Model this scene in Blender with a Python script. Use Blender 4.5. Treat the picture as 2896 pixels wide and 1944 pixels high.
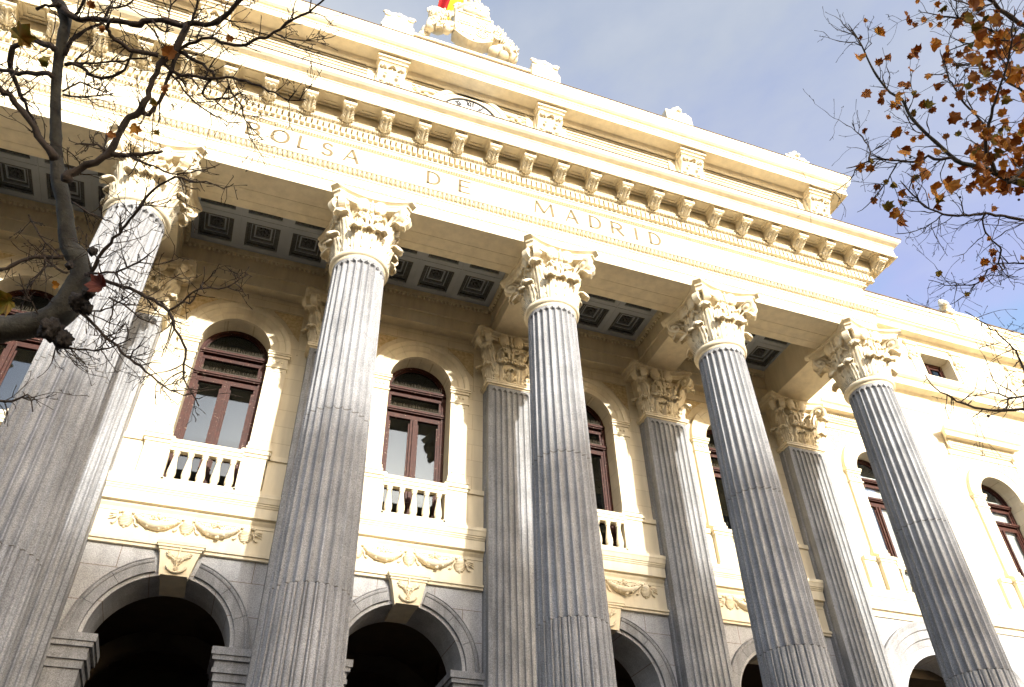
import bpy, math, random
import numpy as np
from mathutils import Matrix, Vector
random.seed(7)
for o in list(bpy.data.objects): bpy.data.objects.remove(o)
sc = bpy.context.scene
COL = sc.collection
PI = math.pi
# ------------------------------------------------------------ camera
CAM = np.array([-3.3175, -11.7529, 0.0])
RIGHT = np.array([0.93918462, -0.34291354, -0.01850814])
UP = np.array([-0.20847767, -0.61215516, 0.7627602])
FWD = np.array([0.27289065, 0.71251412, 0.64641652])
LENS = 28.211
cd = bpy.data.cameras.new('camera'); cam = bpy.data.objects.new('camera', cd); COL.objects.link(cam)
cd.sensor_width = 36; cd.lens = LENS; cd.clip_start = 0.05; cd.clip_end = 3000
mw = Matrix.Identity(4)
for i in range(3):
    mw[i][0] = RIGHT[i]; mw[i][1] = UP[i]; mw[i][2] = -FWD[i]; mw[i][3] = CAM[i]
cam.matrix_world = mw
sc.camera = cam
GZ = -1.65
# ------------------------------------------------------------ light
SUN_EL, SUN_AZ = math.radians(17.8), math.radians(8.5)   # low winter sun, a little to the right of the facade's axis
w = bpy.data.worlds.new('World'); sc.world = w; w.use_nodes = True
nt = w.node_tree; nt.nodes.clear()
def N(t, **k):
    n = nt.nodes.new(t)
    for a, b in k.items(): setattr(n, a, b)
    return n
sky = N('ShaderNodeTexSky', sky_type='NISHITA', sun_disc=False, sun_elevation=SUN_EL, sun_rotation=PI-SUN_AZ)
sky.air_density = 1.0; sky.dust_density = 5.0; sky.ozone_density = 1.0; sky.altitude = 600
bg = N('ShaderNodeBackground'); out = N('ShaderNodeOutputWorld')
tc = N('ShaderNodeTexCoord'); mp = N('ShaderNodeMapping'); mp.inputs['Scale'].default_value = (1.6, 1.1, 3.2)
mp.inputs['Rotation'].default_value = (0, 0.35, 0.4)
nz = N('ShaderNodeTexNoise'); nz.inputs['Scale'].default_value = 1.5; nz.inputs['Detail'].default_value = 7; nz.inputs['Roughness'].default_value = .56
rp = N('ShaderNodeValToRGB'); rp.color_ramp.elements[0].position = .36; rp.color_ramp.elements[1].position = .66
rp.color_ramp.elements[0].color = (.85, 1.02, 1.38, 1); rp.color_ramp.elements[1].color = (1.36, 1.46, 1.62, 1)
mx = N('ShaderNodeMixRGB', blend_type='LIGHTEN'); mx.inputs[0].default_value = 1.0
nt.links.new(tc.outputs['Generated'], mp.inputs[0]); nt.links.new(mp.outputs[0], nz.inputs[0])
nt.links.new(nz.outputs[0], rp.inputs[0]); nt.links.new(rp.outputs[0], mx.inputs[2])
nt.links.new(sky.outputs[0], mx.inputs[1]); nt.links.new(mx.outputs[0], bg.inputs[0])
bg.inputs[1].default_value = 0.15
nt.links.new(bg.outputs[0], out.inputs[0])
sl = bpy.data.lights.new('sun', 'SUN'); so = bpy.data.objects.new('sun', sl); COL.objects.link(so)
sl.energy = 2.75; sl.angle = math.radians(0.8); sl.color = (1, .965, .89)
sdir = Vector((math.sin(SUN_AZ)*math.cos(SUN_EL), -math.cos(SUN_AZ)*math.cos(SUN_EL), math.sin(SUN_EL)))
so.rotation_euler = sdir.to_track_quat('Z', 'Y').to_euler(); so.location = (10, -40, 30)
sc.view_settings.view_transform = 'Standard'; sc.view_settings.look = 'None'; sc.view_settings.gamma = 1
sc.view_settings.exposure = 1.66
sc.render.engine = 'CYCLES'
sc.cycles.max_bounces = 8; sc.cycles.diffuse_bounces = 4; sc.cycles.glossy_bounces = 4; sc.cycles.transparent_max_bounces = 12
# ------------------------------------------------------------ materials
def mat(name, base, rough=.7, var=None, vscale=3., bump=0., bscale=40., spec=.3, speckle=None, brick=None, spots=None, coords='pos', streak=None, fleck=None):
    """procedural material: base colour, low-frequency variation, speckle, mortar joints, bump"""
    m = bpy.data.materials.new(name); m.use_nodes = True
    t = m.node_tree; L = t.links; p = t.nodes['Principled BSDF']
    p.inputs['Roughness'].default_value = rough; p.inputs['Specular IOR Level'].default_value = spec
    if coords == 'pos': g = t.nodes.new('ShaderNodeNewGeometry').outputs['Position']
    else: g = t.nodes.new('ShaderNodeTexCoord').outputs['Object']
    col = None
    def noise(scale, detail=4, rough=.55):
        n = t.nodes.new('ShaderNodeTexNoise'); n.inputs['Scale'].default_value = scale
        n.inputs['Detail'].default_value = detail; n.inputs['Roughness'].default_value = rough; L.new(g, n.inputs['Vector']); return n.outputs[0]
    def ramp(s, a, b, c0, c1):
        r = t.nodes.new('ShaderNodeValToRGB'); r.color_ramp.elements[0].position = a; r.color_ramp.elements[1].position = b
        r.color_ramp.elements[0].color = (*c0, 1); r.color_ramp.elements[1].color = (*c1, 1); L.new(s, r.inputs[0]); return r.outputs[0]
    def mix(a, b, f, mode='MIX'):
        n = t.nodes.new('ShaderNodeMixRGB'); n.blend_type = mode
        for k, x in ((1, a), (2, b), (0, f)):
            if isinstance(x, (int, float)): n.inputs[k].default_value = x
            elif isinstance(x, tuple): n.inputs[k].default_value = (*x, 1)
            else: L.new(x, n.inputs[k])
        return n.outputs[0]
    col = ramp(noise(vscale, 5), .3, .7, base, var or tuple(c*.9 for c in base))
    def stretched(sx, sz, detail=5):
        m2 = t.nodes.new('ShaderNodeMapping'); m2.inputs['Scale'].default_value = (sx, sx, sz); L.new(g, m2.inputs[0])
        n = t.nodes.new('ShaderNodeTexNoise'); n.inputs['Scale'].default_value = 1; n.inputs['Detail'].default_value = detail; n.inputs['Roughness'].default_value = .6; L.new(m2.outputs[0], n.inputs['Vector']); return n.outputs[0]
    if streak: col = mix(col, ramp(stretched(streak[2], streak[3]), .34, .62, (streak[0],)*3, (streak[1],)*3), 1., 'MULTIPLY')
    if fleck: col = mix(col, fleck[0], ramp(stretched(fleck[1], fleck[2], 3), fleck[3], fleck[3]+.04, (0, 0, 0), (1, 1, 1)))
    if speckle:
        lo, hi, s = speckle
        col = mix(col, ramp(noise(s, 2, .7), .36, .64, (lo,)*3, (hi,)*3), .75, 'MULTIPLY')
    if spots:
        c, s, thr = spots
        v = t.nodes.new('ShaderNodeTexVoronoi'); v.inputs['Scale'].default_value = s; L.new(g, v.inputs['Vector'])
        f = ramp(v.outputs['Distance'], thr, thr+.02, (1, 1, 1), (0, 0, 0)); col = mix(col, c, f)
    h = None
    if brick:
        bw, bh, mort, mc, ms = brick
        sp = t.nodes.new('ShaderNodeSeparateXYZ'); L.new(g, sp.inputs[0]); cb = t.nodes.new('ShaderNodeCombineXYZ')
        L.new(sp.outputs[0], cb.inputs[0]); L.new(sp.outputs[2], cb.inputs[1])
        b = t.nodes.new('ShaderNodeTexBrick'); L.new(cb.outputs[0], b.inputs['Vector'])
        b.inputs['Scale'].default_value = 1; b.inputs['Brick Width'].default_value = bw; b.inputs['Row Height'].default_value = bh
        b.inputs['Mortar Size'].default_value = ms; b.inputs['Mortar Smooth'].default_value = .1; b.inputs['Bias'].default_value = 0
        b.inputs['Color1'].default_value = (1, 1, 1, 1); b.inputs['Color2'].default_value = (.9, .9, .9, 1); b.inputs['Mortar'].default_value = (*mc, 1)
        col = mix(col, b.outputs['Color'], 1., 'MULTIPLY')
    L.new(col, p.inputs['Base Color'])
    if bump:
        bn = t.nodes.new('ShaderNodeBump'); bn.inputs['Strength'].default_value = bump; bn.inputs['Distance'].default_value = .02
        L.new(noise(bscale, 5), bn.inputs['Height']); L.new(bn.outputs[0], p.inputs['Normal'])
    return m
CR = (.79, .70, .52); CR2 = (.74, .645, .465)
M = {}
M['cream'] = mat('cream_stone', CR, .8, CR2, 1.3, .12, 60, streak=(.86, 1.0, 5, .7))
M['ashlar'] = mat('cream_ashlar', CR, .8, CR2, .9, .12, 50, streak=(.84, 1.0, 4, .5), brick=(1.3, .42, .01, (.72, .68, .6), .006))
M['carved'] = mat('carved_cream_stone', (.79, .71, .54), .85, (.66, .56, .39), 9, .25, 35)
M['relief'] = mat('carved_panel_stone', (.74, .60, .36), .85, (.45, .33, .17), 14, 1., 16)
M['granite'] = mat('grey_granite', (.335, .338, .348), .75, (.24, .243, .253), 2.2, .3, 90, speckle=(.50, 1.25, 62), spots=((.17, .17, .18), 3.1, .05), streak=(.74, 1.08, 7, .55))
M['granite_wall'] = mat('grey_granite_blocks', (.53, .533, .545), .75, (.42, .423, .435), 1.6, .25, 90, speckle=(.55, 1.2, 60), streak=(.80, 1.05, 3, .6), brick=(1.15, .62, .01, (.50, .40, .32), .007))
M['mortar'] = mat('dark_joint', (.10, .09, .08), .9)
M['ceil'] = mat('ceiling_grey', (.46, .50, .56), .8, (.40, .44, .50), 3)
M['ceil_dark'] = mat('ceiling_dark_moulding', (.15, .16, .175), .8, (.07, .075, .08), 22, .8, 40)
M['wood'] = mat('red_brown_wood', (.050, .0105, .005), .45, (.027, .006, .0035), 9, .4, 70, .22, speckle=(.7, 1.25, 30), fleck=((.42, .33, .24), 16, 60, .66))  # tan flecks: flaking paint, and glints on the bars put into the colour
M['unlit_room'] = mat('dark_interior', (.016, .014, .012), .8, (.009, .008, .007), 3)  # near-black sheet colour stands in for the unlit rooms behind the panes
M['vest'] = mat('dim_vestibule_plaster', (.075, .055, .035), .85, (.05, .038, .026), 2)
M['gild'] = mat('tan_lettering', (.17, .125, .06), .6, (.13, .095, .045), 6)
M['flash'] = mat('brown_flashing', (.12, .075, .04), .7, (.07, .045, .03), 6)
M['blind'] = mat('white_blind', (.75, .74, .70), .8)
M['white'] = mat('white_enamel', (.85, .85, .82), .4)
M['iron'] = mat('dark_iron', (.03, .03, .035), .5)
M['spike'] = mat('wire_spikes', (.13, .11, .08), .5)
M['paving'] = mat('bounce_brown_paving', (.06, .04, .02), .85, (.048, .032, .017), .6, .2, 20, brick=None)  # unseen ground, coloured dark brown so its bounce keeps soffits dim and warm
M['asphalt'] = mat('asphalt', (.055, .055, .055), .9, (.045, .045, .045), 1.5, .3, 60)
M['render'] = mat('block_render', (.50, .40, .30), .85, (.44, .35, .26), .2)
M['roof'] = mat('slate_roof', (.12, .11, .11), .8, (.09, .085, .085), .5)
M['bark'] = mat('mottled_plane_bark', (.070, .064, .049), .8, (.02, .0175, .014), 7.5, .5, 45)
M['twig'] = mat('dark_twig_bark', (.06, .042, .03), .85, (.032, .023, .018), 14, .5, 90)
M['burr'] = mat('dark_burr_bark', (.035, .028, .024), .9, (.02, .017, .015), 12, 1., 30)
def leafmat(name, a, b):
    m = mat(name, a, .6, b, 16, .2, 30)
    t = m.node_tree; p = t.nodes['Principled BSDF']; tr = t.nodes.new('ShaderNodeBsdfTranslucent'); mxs = t.nodes.new('ShaderNodeMixShader')
    src = p.inputs['Base Color'].links[0].from_socket; t.links.new(src, tr.inputs[0]); mxs.inputs[0].default_value = .5
    t.links.new(p.outputs[0], mxs.inputs[1]); t.links.new(tr.outputs[0], mxs.inputs[2]); t.links.new(mxs.outputs[0], t.nodes['Material Output'].inputs[0])
    return m
M['leafA'] = leafmat('rust_leaf', (.42, .175, .035), (.24, .085, .02))
M['leafB'] = leafmat('amber_leaf', (.62, .34, .055), (.44, .17, .028))
M['leafC'] = leafmat('green_gold_leaf', (.19, .20, .03), (.27, .13, .02))
M['leafR'] = leafmat('red_leaf', (.20, .055, .035), (.14, .035, .022))
M['red'] = leafmat('red_cloth', (.45, .008, .008), (.36, .006, .006)); M['yellow'] = leafmat('yellow_cloth', (.80, .52, .03), (.72, .46, .03))
def glassmat(name, tr):
    m = bpy.data.materials.new(name); m.use_nodes = True; t = m.node_tree; t.nodes.clear()
    o = t.nodes.new('ShaderNodeOutputMaterial'); a = t.nodes.new('ShaderNodeBsdfTransparent'); g = t.nodes.new('ShaderNodeBsdfGlossy')
    a.inputs[0].default_value = (*tr, 1); g.inputs['Roughness'].default_value = .015; g.inputs[0].default_value = (.60, .68, .82, 1)
    f = t.nodes.new('ShaderNodeFresnel'); f.inputs[0].default_value = 1.9; mth = t.nodes.new('ShaderNodeMath'); mth.operation = 'MULTIPLY_ADD'
    mth.inputs[1].default_value = .40; mth.inputs[2].default_value = .02; mth.use_clamp = True
    t.links.new(f.outputs[0], mth.inputs[0]); x = t.nodes.new('ShaderNodeMixShader'); t.links.new(mth.outputs[0], x.inputs[0])
    t.links.new(a.outputs[0], x.inputs[1]); t.links.new(g.outputs[0], x.inputs[2]); t.links.new(x.outputs[0], o.inputs[0]); return m
M['glass'] = glassmat('window_glass', (.45, .47, .45)); M['clear_glass'] = glassmat('clear_window_glass', (.93, .95, .95))
# ------------------------------------------------------------ mesh helpers
class MB:
    """collects geometry and links it as ONE mesh object"""
    def __init__(s): s.v = []; s.f = []; s.m = []; s.sm = []; s.n = 0
    def add(s, vs, fs, mi=0, smooth=False):
        b = s.n; vs = [tuple(map(float, q)) for q in vs]; s.v += vs; s.n += len(vs)
        s.f += [tuple(b+i for i in f) for f in fs]; s.m += [mi]*len(fs); s.sm += [smooth]*len(fs); return s
    def box(s, x0, x1, y0, y1, z0, z1, mi=0):
        return s.add([(x, y, z) for z in (z0, z1) for y in (y0, y1) for x in (x0, x1)],
                     [(0, 2, 3, 1), (4, 5, 7, 6), (0, 1, 5, 4), (2, 6, 7, 3), (0, 4, 6, 2), (1, 3, 7, 5)], mi)
    def frust(s, x0, x1, z0, X0, X1, z1, y0, y1, mi=0):     # trapezoid in xz, extruded in y
        return s.poly([(x0, z0), (x1, z0), (X1, z1), (X0, z1)], y0, y1, mi)
    def poly(s, pts, y0, y1, mi=0, smooth=False):           # xz outline extruded in y
        n = len(pts)
        s.add([(x, y0, z) for x, z in pts]+[(x, y1, z) for x, z in pts], [tuple(range(n)), tuple(range(2*n-1, n-1, -1))], mi)
        return s.add([(x, y, z) for y in (y0, y1) for x, z in pts], [(i, (i+1) % n, n+(i+1) % n, n+i) for i in range(n)], mi, smooth)
    def run(s, prof, x0, x1, mi=0, caps=True):              # (y,z) profile run along x, open profile closed by caps
        n = len(prof); s.add([(x, y, z) for x in (x0, x1) for y, z in prof], [(i, i+1, n+i+1, n+i) for i in range(n-1)], mi)
        if caps: s.add([(x0, y, z) for y, z in prof]+[(x1, y, z) for y, z in prof], [tuple(range(n)), tuple(range(2*n-1, n-1, -1))], mi)
        return s
    def sweep_u(s, prof, xh, yf, yb, mi=0):                 # (offset,z) profile taken round three sides of a rectangle, mitred
        n = len(prof); vs = []
        for k in range(4):
            for o, z in prof:
                x = (-xh-o) if k < 2 else (xh+o); y = yb if k in (0, 3) else yf-o; vs.append((x, y, z))
        return s.add(vs, [(k*n+i, k*n+i+1, (k+1)*n+i+1, (k+1)*n+i) for k in range(3) for i in range(n-1)], mi)
    def lathe(s, prof, cx, cy, n=24, mi=0, smooth=True, z0=0):
        k = len(prof); vs = [(cx+r*math.cos(2*PI*j/n), cy+r*math.sin(2*PI*j/n), z+z0) for j in range(n) for r, z in prof]
        return s.add(vs, [(j*k+i, ((j+1) % n)*k+i, ((j+1) % n)*k+i+1, j*k+i+1) for j in range(n) for i in range(k-1)], mi, smooth)
    def ell(s, c, r, mi=0, n=10, m=7, R=None):
        vs = []; fs = []
        for i in range(m+1):
            a = PI*i/m
            for j in range(n):
                b = 2*PI*j/n; q = np.array([r[0]*math.sin(a)*math.cos(b), r[1]*math.sin(a)*math.sin(b), r[2]*math.cos(a)])
                if R is not None: q = R @ q
                vs.append(q+np.array(c))
        for i in range(m):
            for j in range(n): fs.append((i*n+j, (i+1)*n+j, (i+1)*n+(j+1) % n, i*n+(j+1) % n))
        return s.add(vs, fs, mi, True)
    def tube(s, P, r, n=6, mi=0, smooth=True, cap=True):
        P = np.array(P, float); k = len(P); r = np.broadcast_to(np.array(r, float), (k,))
        T = np.gradient(P, axis=0); T /= np.linalg.norm(T, axis=1, keepdims=True)+1e-9
        a = np.array([0, 0, 1.]) if abs(T[0][2]) < .9 else np.array([1., 0, 0]); u = np.cross(T[0], a); u /= np.linalg.norm(u); vs = []
        for i in range(k):
            u = u-T[i]*(u@T[i]); u /= np.linalg.norm(u)+1e-9; v = np.cross(T[i], u)
            for j in range(n):
                b = 2*PI*j/n; vs.append(P[i]+r[i]*(math.cos(b)*u+math.sin(b)*v))
        fs = [(i*n+j, i*n+(j+1) % n, (i+1)*n+(j+1) % n, (i+1)*n+j) for i in range(k-1) for j in range(n)]
        if cap: fs += [tuple(range(n-1, -1, -1)), tuple(range((k-1)*n, k*n))]
        return s.add(vs, fs, mi, smooth)
    def band(s, xc, zc, prof, a0=0, a1=PI, n=24, mi=0, smooth=False, ends=True):   # (r,y) profile swept round an arc in the xz plane
        k = len(prof); vs = [(xc+r*math.cos(a0+(a1-a0)*i/n), y, zc+r*math.sin(a0+(a1-a0)*i/n)) for i in range(n+1) for r, y in prof]
        s.add(vs, [(i*k+j, i*k+j+1, (i+1)*k+j+1, (i+1)*k+j) for i in range(n) for j in range(k-1)], mi, smooth)
        if ends: s.add(vs[:k]+vs[-k:], [tuple(range(k)), tuple(range(2*k-1, k-1, -1))], mi)
        return s
    def shell(s, P, th, mi=0):                               # (n,m,3) grid given a thickness
        P = np.array(P, float); a, b = P.shape[:2]
        du = np.gradient(P, axis=0); dv = np.gradient(P, axis=1); nn = np.cross(du, dv); nn /= np.linalg.norm(nn, axis=2, keepdims=True)+1e-9
        Q = P-nn*th; vs = np.concatenate([P.reshape(-1, 3), Q.reshape(-1, 3)]); o = a*b; I = lambda i, j: i*b+j; fs = []
        for i in range(a-1):
            for j in range(b-1):
                fs.append((I(i, j), I(i+1, j), I(i+1, j+1), I(i, j+1))); fs.append((o+I(i, j), o+I(i, j+1), o+I(i+1, j+1), o+I(i+1, j)))
        for i in range(a-1):
            fs.append((I(i, 0), o+I(i, 0), o+I(i+1, 0), I(i+1, 0))); fs.append((I(i, b-1), I(i+1, b-1), o+I(i+1, b-1), o+I(i, b-1)))
        for j in range(b-1):
            fs.append((I(0, j), I(0, j+1), o+I(0, j+1), o+I(0, j))); fs.append((I(a-1, j), o+I(a-1, j), o+I(a-1, j+1), I(a-1, j+1)))
        return s.add(vs, fs, mi, True)
    def mesh(s, name, mats):
        me = bpy.data.meshes.new(name); me.from_pydata(s.v, [], s.f)
        for m in mats: me.materials.append(m)
        me.polygons.foreach_set('material_index', s.m); me.polygons.foreach_set('use_smooth', s.sm); me.update()
        return me
WORLD = {}
def link(name, me, parent=None, at=(0, 0, 0), label=None, kind=None, cat=None, group=None):
    o = bpy.data.objects.new(name, me); COL.objects.link(o); WORLD[o.name] = Vector(at)
    if parent is not None: o.parent = parent; o.location = Vector(at)-WORLD[parent.name]
    else: o.location = at
    for k, v in (('label', label), ('kind', kind), ('category', cat), ('group', group)):
        if v: o[k] = v
    return o
def mk(name, mb, mats, parent=None, at=(0, 0, 0), **k):
    if not isinstance(mats, (list, tuple)): mats = [mats]
    return link(name, mb.mesh(name, mats), parent, at, **k)
def empty(name, at, **k): return link(name, None, None, at, **k)
# ------------------------------------------------------------ ground
g = MB(); g.box(-700, 700, -900, 700, GZ-.5, GZ); mk('ground', g, M['paving'], kind='structure')
g = MB(); g.box(-200, 200, -30, -17, GZ+.002, GZ+.006); mk('road', g, M['asphalt'], kind='structure')
# ------------------------------------------------------------ dimensions of the facade (metres, z from eye level)
S = 4.2; COLX = [(-2.5+i)*S for i in range(6)]; BAYS = [-8.4, -4.2, 0, 4.2, 8.4]; WING = [13.2, 17.65, 22.1]
ZR, ZA = 11.61, 13.14; XH, YF = 10.92, -.62; YW = 3.0
B = empty('stock_exchange', (0, 3, GZ), label='cream stone exchange building with giant fluted grey columns under a carved cornice', cat='building')
# ------------------------------------------------------------ walls
def arch_wall(mb, ops, x0, x1, z0, z1, y, depth, mi=0, n=20, ri=0):
    """front face at y with arched openings (xc, half, zbottom, zspring) and their reveals"""
    ops = sorted(ops); x = x0
    q = lambda a, b, c, d: mb.add([(a, y, c), (b, y, c), (b, y, d), (a, y, d)], [(0, 1, 2, 3)], mi)
    for xc, h, zb, zs in ops:
        q(x, xc-h, z0, z1)
        if zb > z0: q(xc-h, xc+h, z0, zb)
        pts = [(xc+h*math.cos(PI-PI*i/n), zs+h*math.sin(PI-PI*i/n)) for i in range(n+1)]
        for (a, c), (b, d) in zip(pts, pts[1:]): mb.add([(a, y, c), (b, y, d), (b, y, z1), (a, y, z1)], [(0, 1, 2, 3)], mi)
        rv = [(xc-h, zb)]+pts+[(xc+h, zb)]
        if zb > z0: rv.append((xc-h, zb))
        for i, ((a, c), (b, d)) in enumerate(zip(rv, rv[1:])):
            mb.add([(a, y, c), (b, y, d), (b, y+depth, d), (a, y+depth, c)], [(0, 1, 2, 3)], ri, 0 < i < n+1)
        x = xc+h
    q(x, x1, z0, z1); return mb
WR, WS = .74, 11.5        # window arch radius, springing
a = MB(); arch_wall(a, [(b, WR, 7.9, WS) for b in BAYS], -11.1, 11.05, 7.35, 14.2, YW, .45)
a.box(-11.1, 11.05, 3.9, 4.2, 6.3, 14.2)
mk('upper_wall', a, M['ashlar'], B, label='cream ashlar wall with arched windows behind the columns')
a = MB(); arch_wall(a, [(b, WR, 7.9, WS) for b in WING], 11.05, 34, 7.35, 14.4, YW, .45)
q = lambda x0, x1, z0, z1: a.add([(x0, YW, z0), (x1, YW, z0), (x1, YW, z1), (x0, YW, z1)], [(0, 1, 2, 3)])
x = 11.05
for c in WING:
    q(x, c-.65, 14.4, 18); q(c-.65, c+.65, 17.0, 18); q(c-.65, c+.65, 14.4, 15.5); x = c+.65
    for X in (c-.65, c+.65): a.add([(X, YW, 15.5), (X, YW, 17), (X, 3.5, 17), (X, 3.5, 15.5)], [(0, 1, 2, 3)])
    for z in (15.5, 17): a.add([(c-.65, YW, z), (c+.65, YW, z), (c+.65, 3.5, z), (c-.65, 3.5, z)], [(0, 1, 2, 3)])
q(x, 34, 14.4, 18)
a.box(11.05, 34, 6, 6.3, 6, 19)
mk('wing_wall', a, M['ashlar'], B, label='sunlit cream wall to the right of the columns')
a = MB(); arch_wall(a, [(b, 1.17, GZ, 5.0) for b in BAYS], -11.1, 11.05, GZ, 6.66, 2.97, .95, n=28)
mk('granite_base_wall', a, M['granite_wall'], B, label='grey granite lower wall with round arches')
a = MB(); arch_wall(a, [(b, 1.6, GZ, 4.95) for b in WING], 11.05, 34, GZ, 7.36, 2.97, .95, n=28)
mk('granite_base_wall', a, M['granite_wall'], B, label='sunlit granite lower wall right of the columns')
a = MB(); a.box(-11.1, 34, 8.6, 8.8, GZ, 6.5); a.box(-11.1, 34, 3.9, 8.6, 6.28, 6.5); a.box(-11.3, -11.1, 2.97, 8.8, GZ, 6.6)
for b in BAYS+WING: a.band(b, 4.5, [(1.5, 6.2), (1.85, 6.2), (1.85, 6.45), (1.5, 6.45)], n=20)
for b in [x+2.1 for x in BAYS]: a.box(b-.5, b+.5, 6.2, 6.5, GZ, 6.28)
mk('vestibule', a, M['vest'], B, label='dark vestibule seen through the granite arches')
# ------------------------------------------------------------ columns
def ang(nf, kind):
    """angular samples (fraction of turn, depth factor plain, depth factor cabled, |u|)"""
    res = []
    for f in range(nf):
        for u in (-1, -.9, -.68, -.35, 0, .35, .68, .9):
            d = math.sqrt(max(0, 1-u*u)); c = {1: 0, .9: .62, .68: .34, .35: .16, 0: .12}[abs(u)]
            res.append(((f+.5+u*.40)/nf, d, c, abs(u)))
        res.append(((f+.97)/nf, 0, 0, 9))
    return res
def shaft():
    A = ang(24, 0); n = len(A); zt = ZR-.16; rings = []
    J = [7.9, 4.83, 1.8]; zs = {GZ+2.0, 0.6}
    for j in J:
        for d in (-.02, -.008, .008, .02): zs.add(round(j+d, 4))
    for k in range(8): zs.add(round(zt-.012*k, 4))
    for z in (3, 6.3, 9.5, 11.0, zt+.03, ZR-.09): zs.add(z)
    zs = sorted(zs); mb = MB(); vs = []
    for z in zs:
        R = .514+.0132*(ZR-z)-.012*math.sin(PI*min(1, max(0, (ZR-z)/11)))*0; dep = .060*R/.514
        jo = .007 if any(abs(z-j) < .01 for j in J) else 0
        for fr, d, c, au in A:
            k = (c if z < 4.83 else d)
            ze = zt-.058*(1-math.sqrt(max(0, 1-min(au, 1)**2)))-.0
            if z > ze or au > 1: k = 0
            r = R-dep*k-jo
            if z > zt+.05: r += .0
            a = fr*2*PI; vs.append((r*math.cos(a), r*math.sin(a), z))
    fs = []; ms = []
    for i in range(len(zs)-1):
        jm = any(abs((zs[i]+zs[i+1])/2-j) < .012 for j in J)
        for k in range(n):
            fs.append((i*n+k, i*n+(k+1) % n, (i+1)*n+(k+1) % n, (i+1)*n+k)); ms.append(1 if jm else 0)
    mb.add(vs, fs); mb.m = ms
    # base
    mb.lathe([(.75, GZ+2.02), (.86, GZ+1.98), (.86, GZ+1.85), (.76, GZ+1.8), (.76, GZ+1.7), (.92, GZ+1.65), (.92, GZ+1.5), (.95, GZ+1.45)], 0, 0, 32)
    mb.box(-.96, .96, -.96, .96, GZ, GZ+1.45)
    return mb.mesh('column', [M['granite'], M['mortar']])
SPIRAL = lambda cx, cz, R, r, turns, a0, sg, n=26: [(cx+(R+(r-R)*(i/n)**.8)*math.cos(a0+sg*2*PI*turns*i/n), cz+(R+(r-R)*(i/n)**.8)*math.sin(a0+sg*2*PI*turns*i/n)) for i in range(n+1)]
def ribbon(mb, fr, path, o, hw, th, taper=.5):
    """band of half width hw along o, thickness th, following a (t,z) path in frame fr"""
    P = np.array(path, float); T = np.gradient(P, axis=0); T /= np.linalg.norm(T, axis=1, keepdims=True)+1e-9; vs = []; k = len(P)
    for i in range(k):
        f = 1-(1-taper)*i/(k-1); nx, nz = -T[i][1]*th*f, T[i][0]*th*f
        for s, oo in ((1, -hw), (1, hw), (-1, hw), (-1, -hw)):
            oc = o[i] if hasattr(o, '__len__') else o
            vs.append(fr(P[i][0]+s*nx, oc+oo*f, P[i][1]+s*nz))
    fs = [(i*4+j, i*4+(j+1) % 4, i*4+4+(j+1) % 4, i*4+4+j) for i in range(k-1) for j in range(4)]+[(3, 2, 1, 0), (4*k-4, 4*k-3, 4*k-2, 4*k-1)]
    mb.add(vs, fs, 0, False)
def leaf(mb, fr, t0, o0, z0, wd, h, lean, rc, curl=3.3, nu=17, nv=19):
    P = np.zeros((nv, nu, 3))
    for i in range(nv):
        v = i/(nv-1); s = v/.62
        if s <= 1: o, z, nrm = lean*s**2, h*s, (1, 0)
        else:
            ph = (s-1)/(.38/.62)*curl; o = lean+rc*(1-math.cos(ph)); z = h+rc*math.sin(ph)
        wv = wd/2*(.70+.34*math.sin(PI*min(1, v/.75)))*(1 if v < .7 else 1-.55*((v-.7)/.3)**1.5)
        lob = 1-.34*(1-abs(math.sin(PI*4.2*v)))*(v < .85)
        for j in range(nu):
            u = -1+2*j/(nu-1); e = abs(u)
            tt = t0+u*wv*(lob if e > .7 else 1)
            rel = .045*(1-e*e)-.04*e**3+.024*math.cos(PI*e*5.2+v*1.5)*(1-.4*v)+(.026 if e < .1 else 0)+.022*e*math.sin(2*PI*4.2*v)
            P[i, j] = fr(tt, o0+o+rel*(1 if s <= 1 else .6), z0+z-.035*e*e*(1 if v > .2 else 0))
    mb.shell(P[:, ::-1], .022)
def frame(nx, ny, ox=0, oy=0, wrap=None):
    tx, ty = -ny, nx
    if wrap:
        th0 = math.atan2(ny, nx)
        return lambda t, o, z: ((wrap+o)*math.cos(th0+t/(wrap+o*.5)), (wrap+o)*math.sin(th0+t/(wrap+o*.5)), z)
    return lambda t, o, z: (ox+nx*o+tx*t, oy+ny*o+ty*t, z)
def abacus_outline(hw, conc, chop, sides=4, n=10):
    pts = []
    for k in range(4):
        a = -PI/2+k*PI/2; nx, ny = math.cos(a), math.sin(a); tx, ty = -ny, nx
        for i in range(n+1):
            s = -1+2*i/n; t = s*(hw-chop); o = hw-conc*(1-s*s); pts.append((nx*o+tx*t, ny*o+ty*t))
    return pts
def stack(mb, layers):
    n = len(layers[0][0]); vs = [(x, y, z) for pts, z in layers for x, y in pts]
    fs = [(i*n+j, i*n+(j+1) % n, (i+1)*n+(j+1) % n, (i+1)*n+j) for i in range(len(layers)-1) for j in range(n)]
    mb.add(vs, fs); mb.add(vs[:n]+vs[-n:], [tuple(range(n-1, -1, -1)), tuple(range(n, 2*n))])
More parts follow.
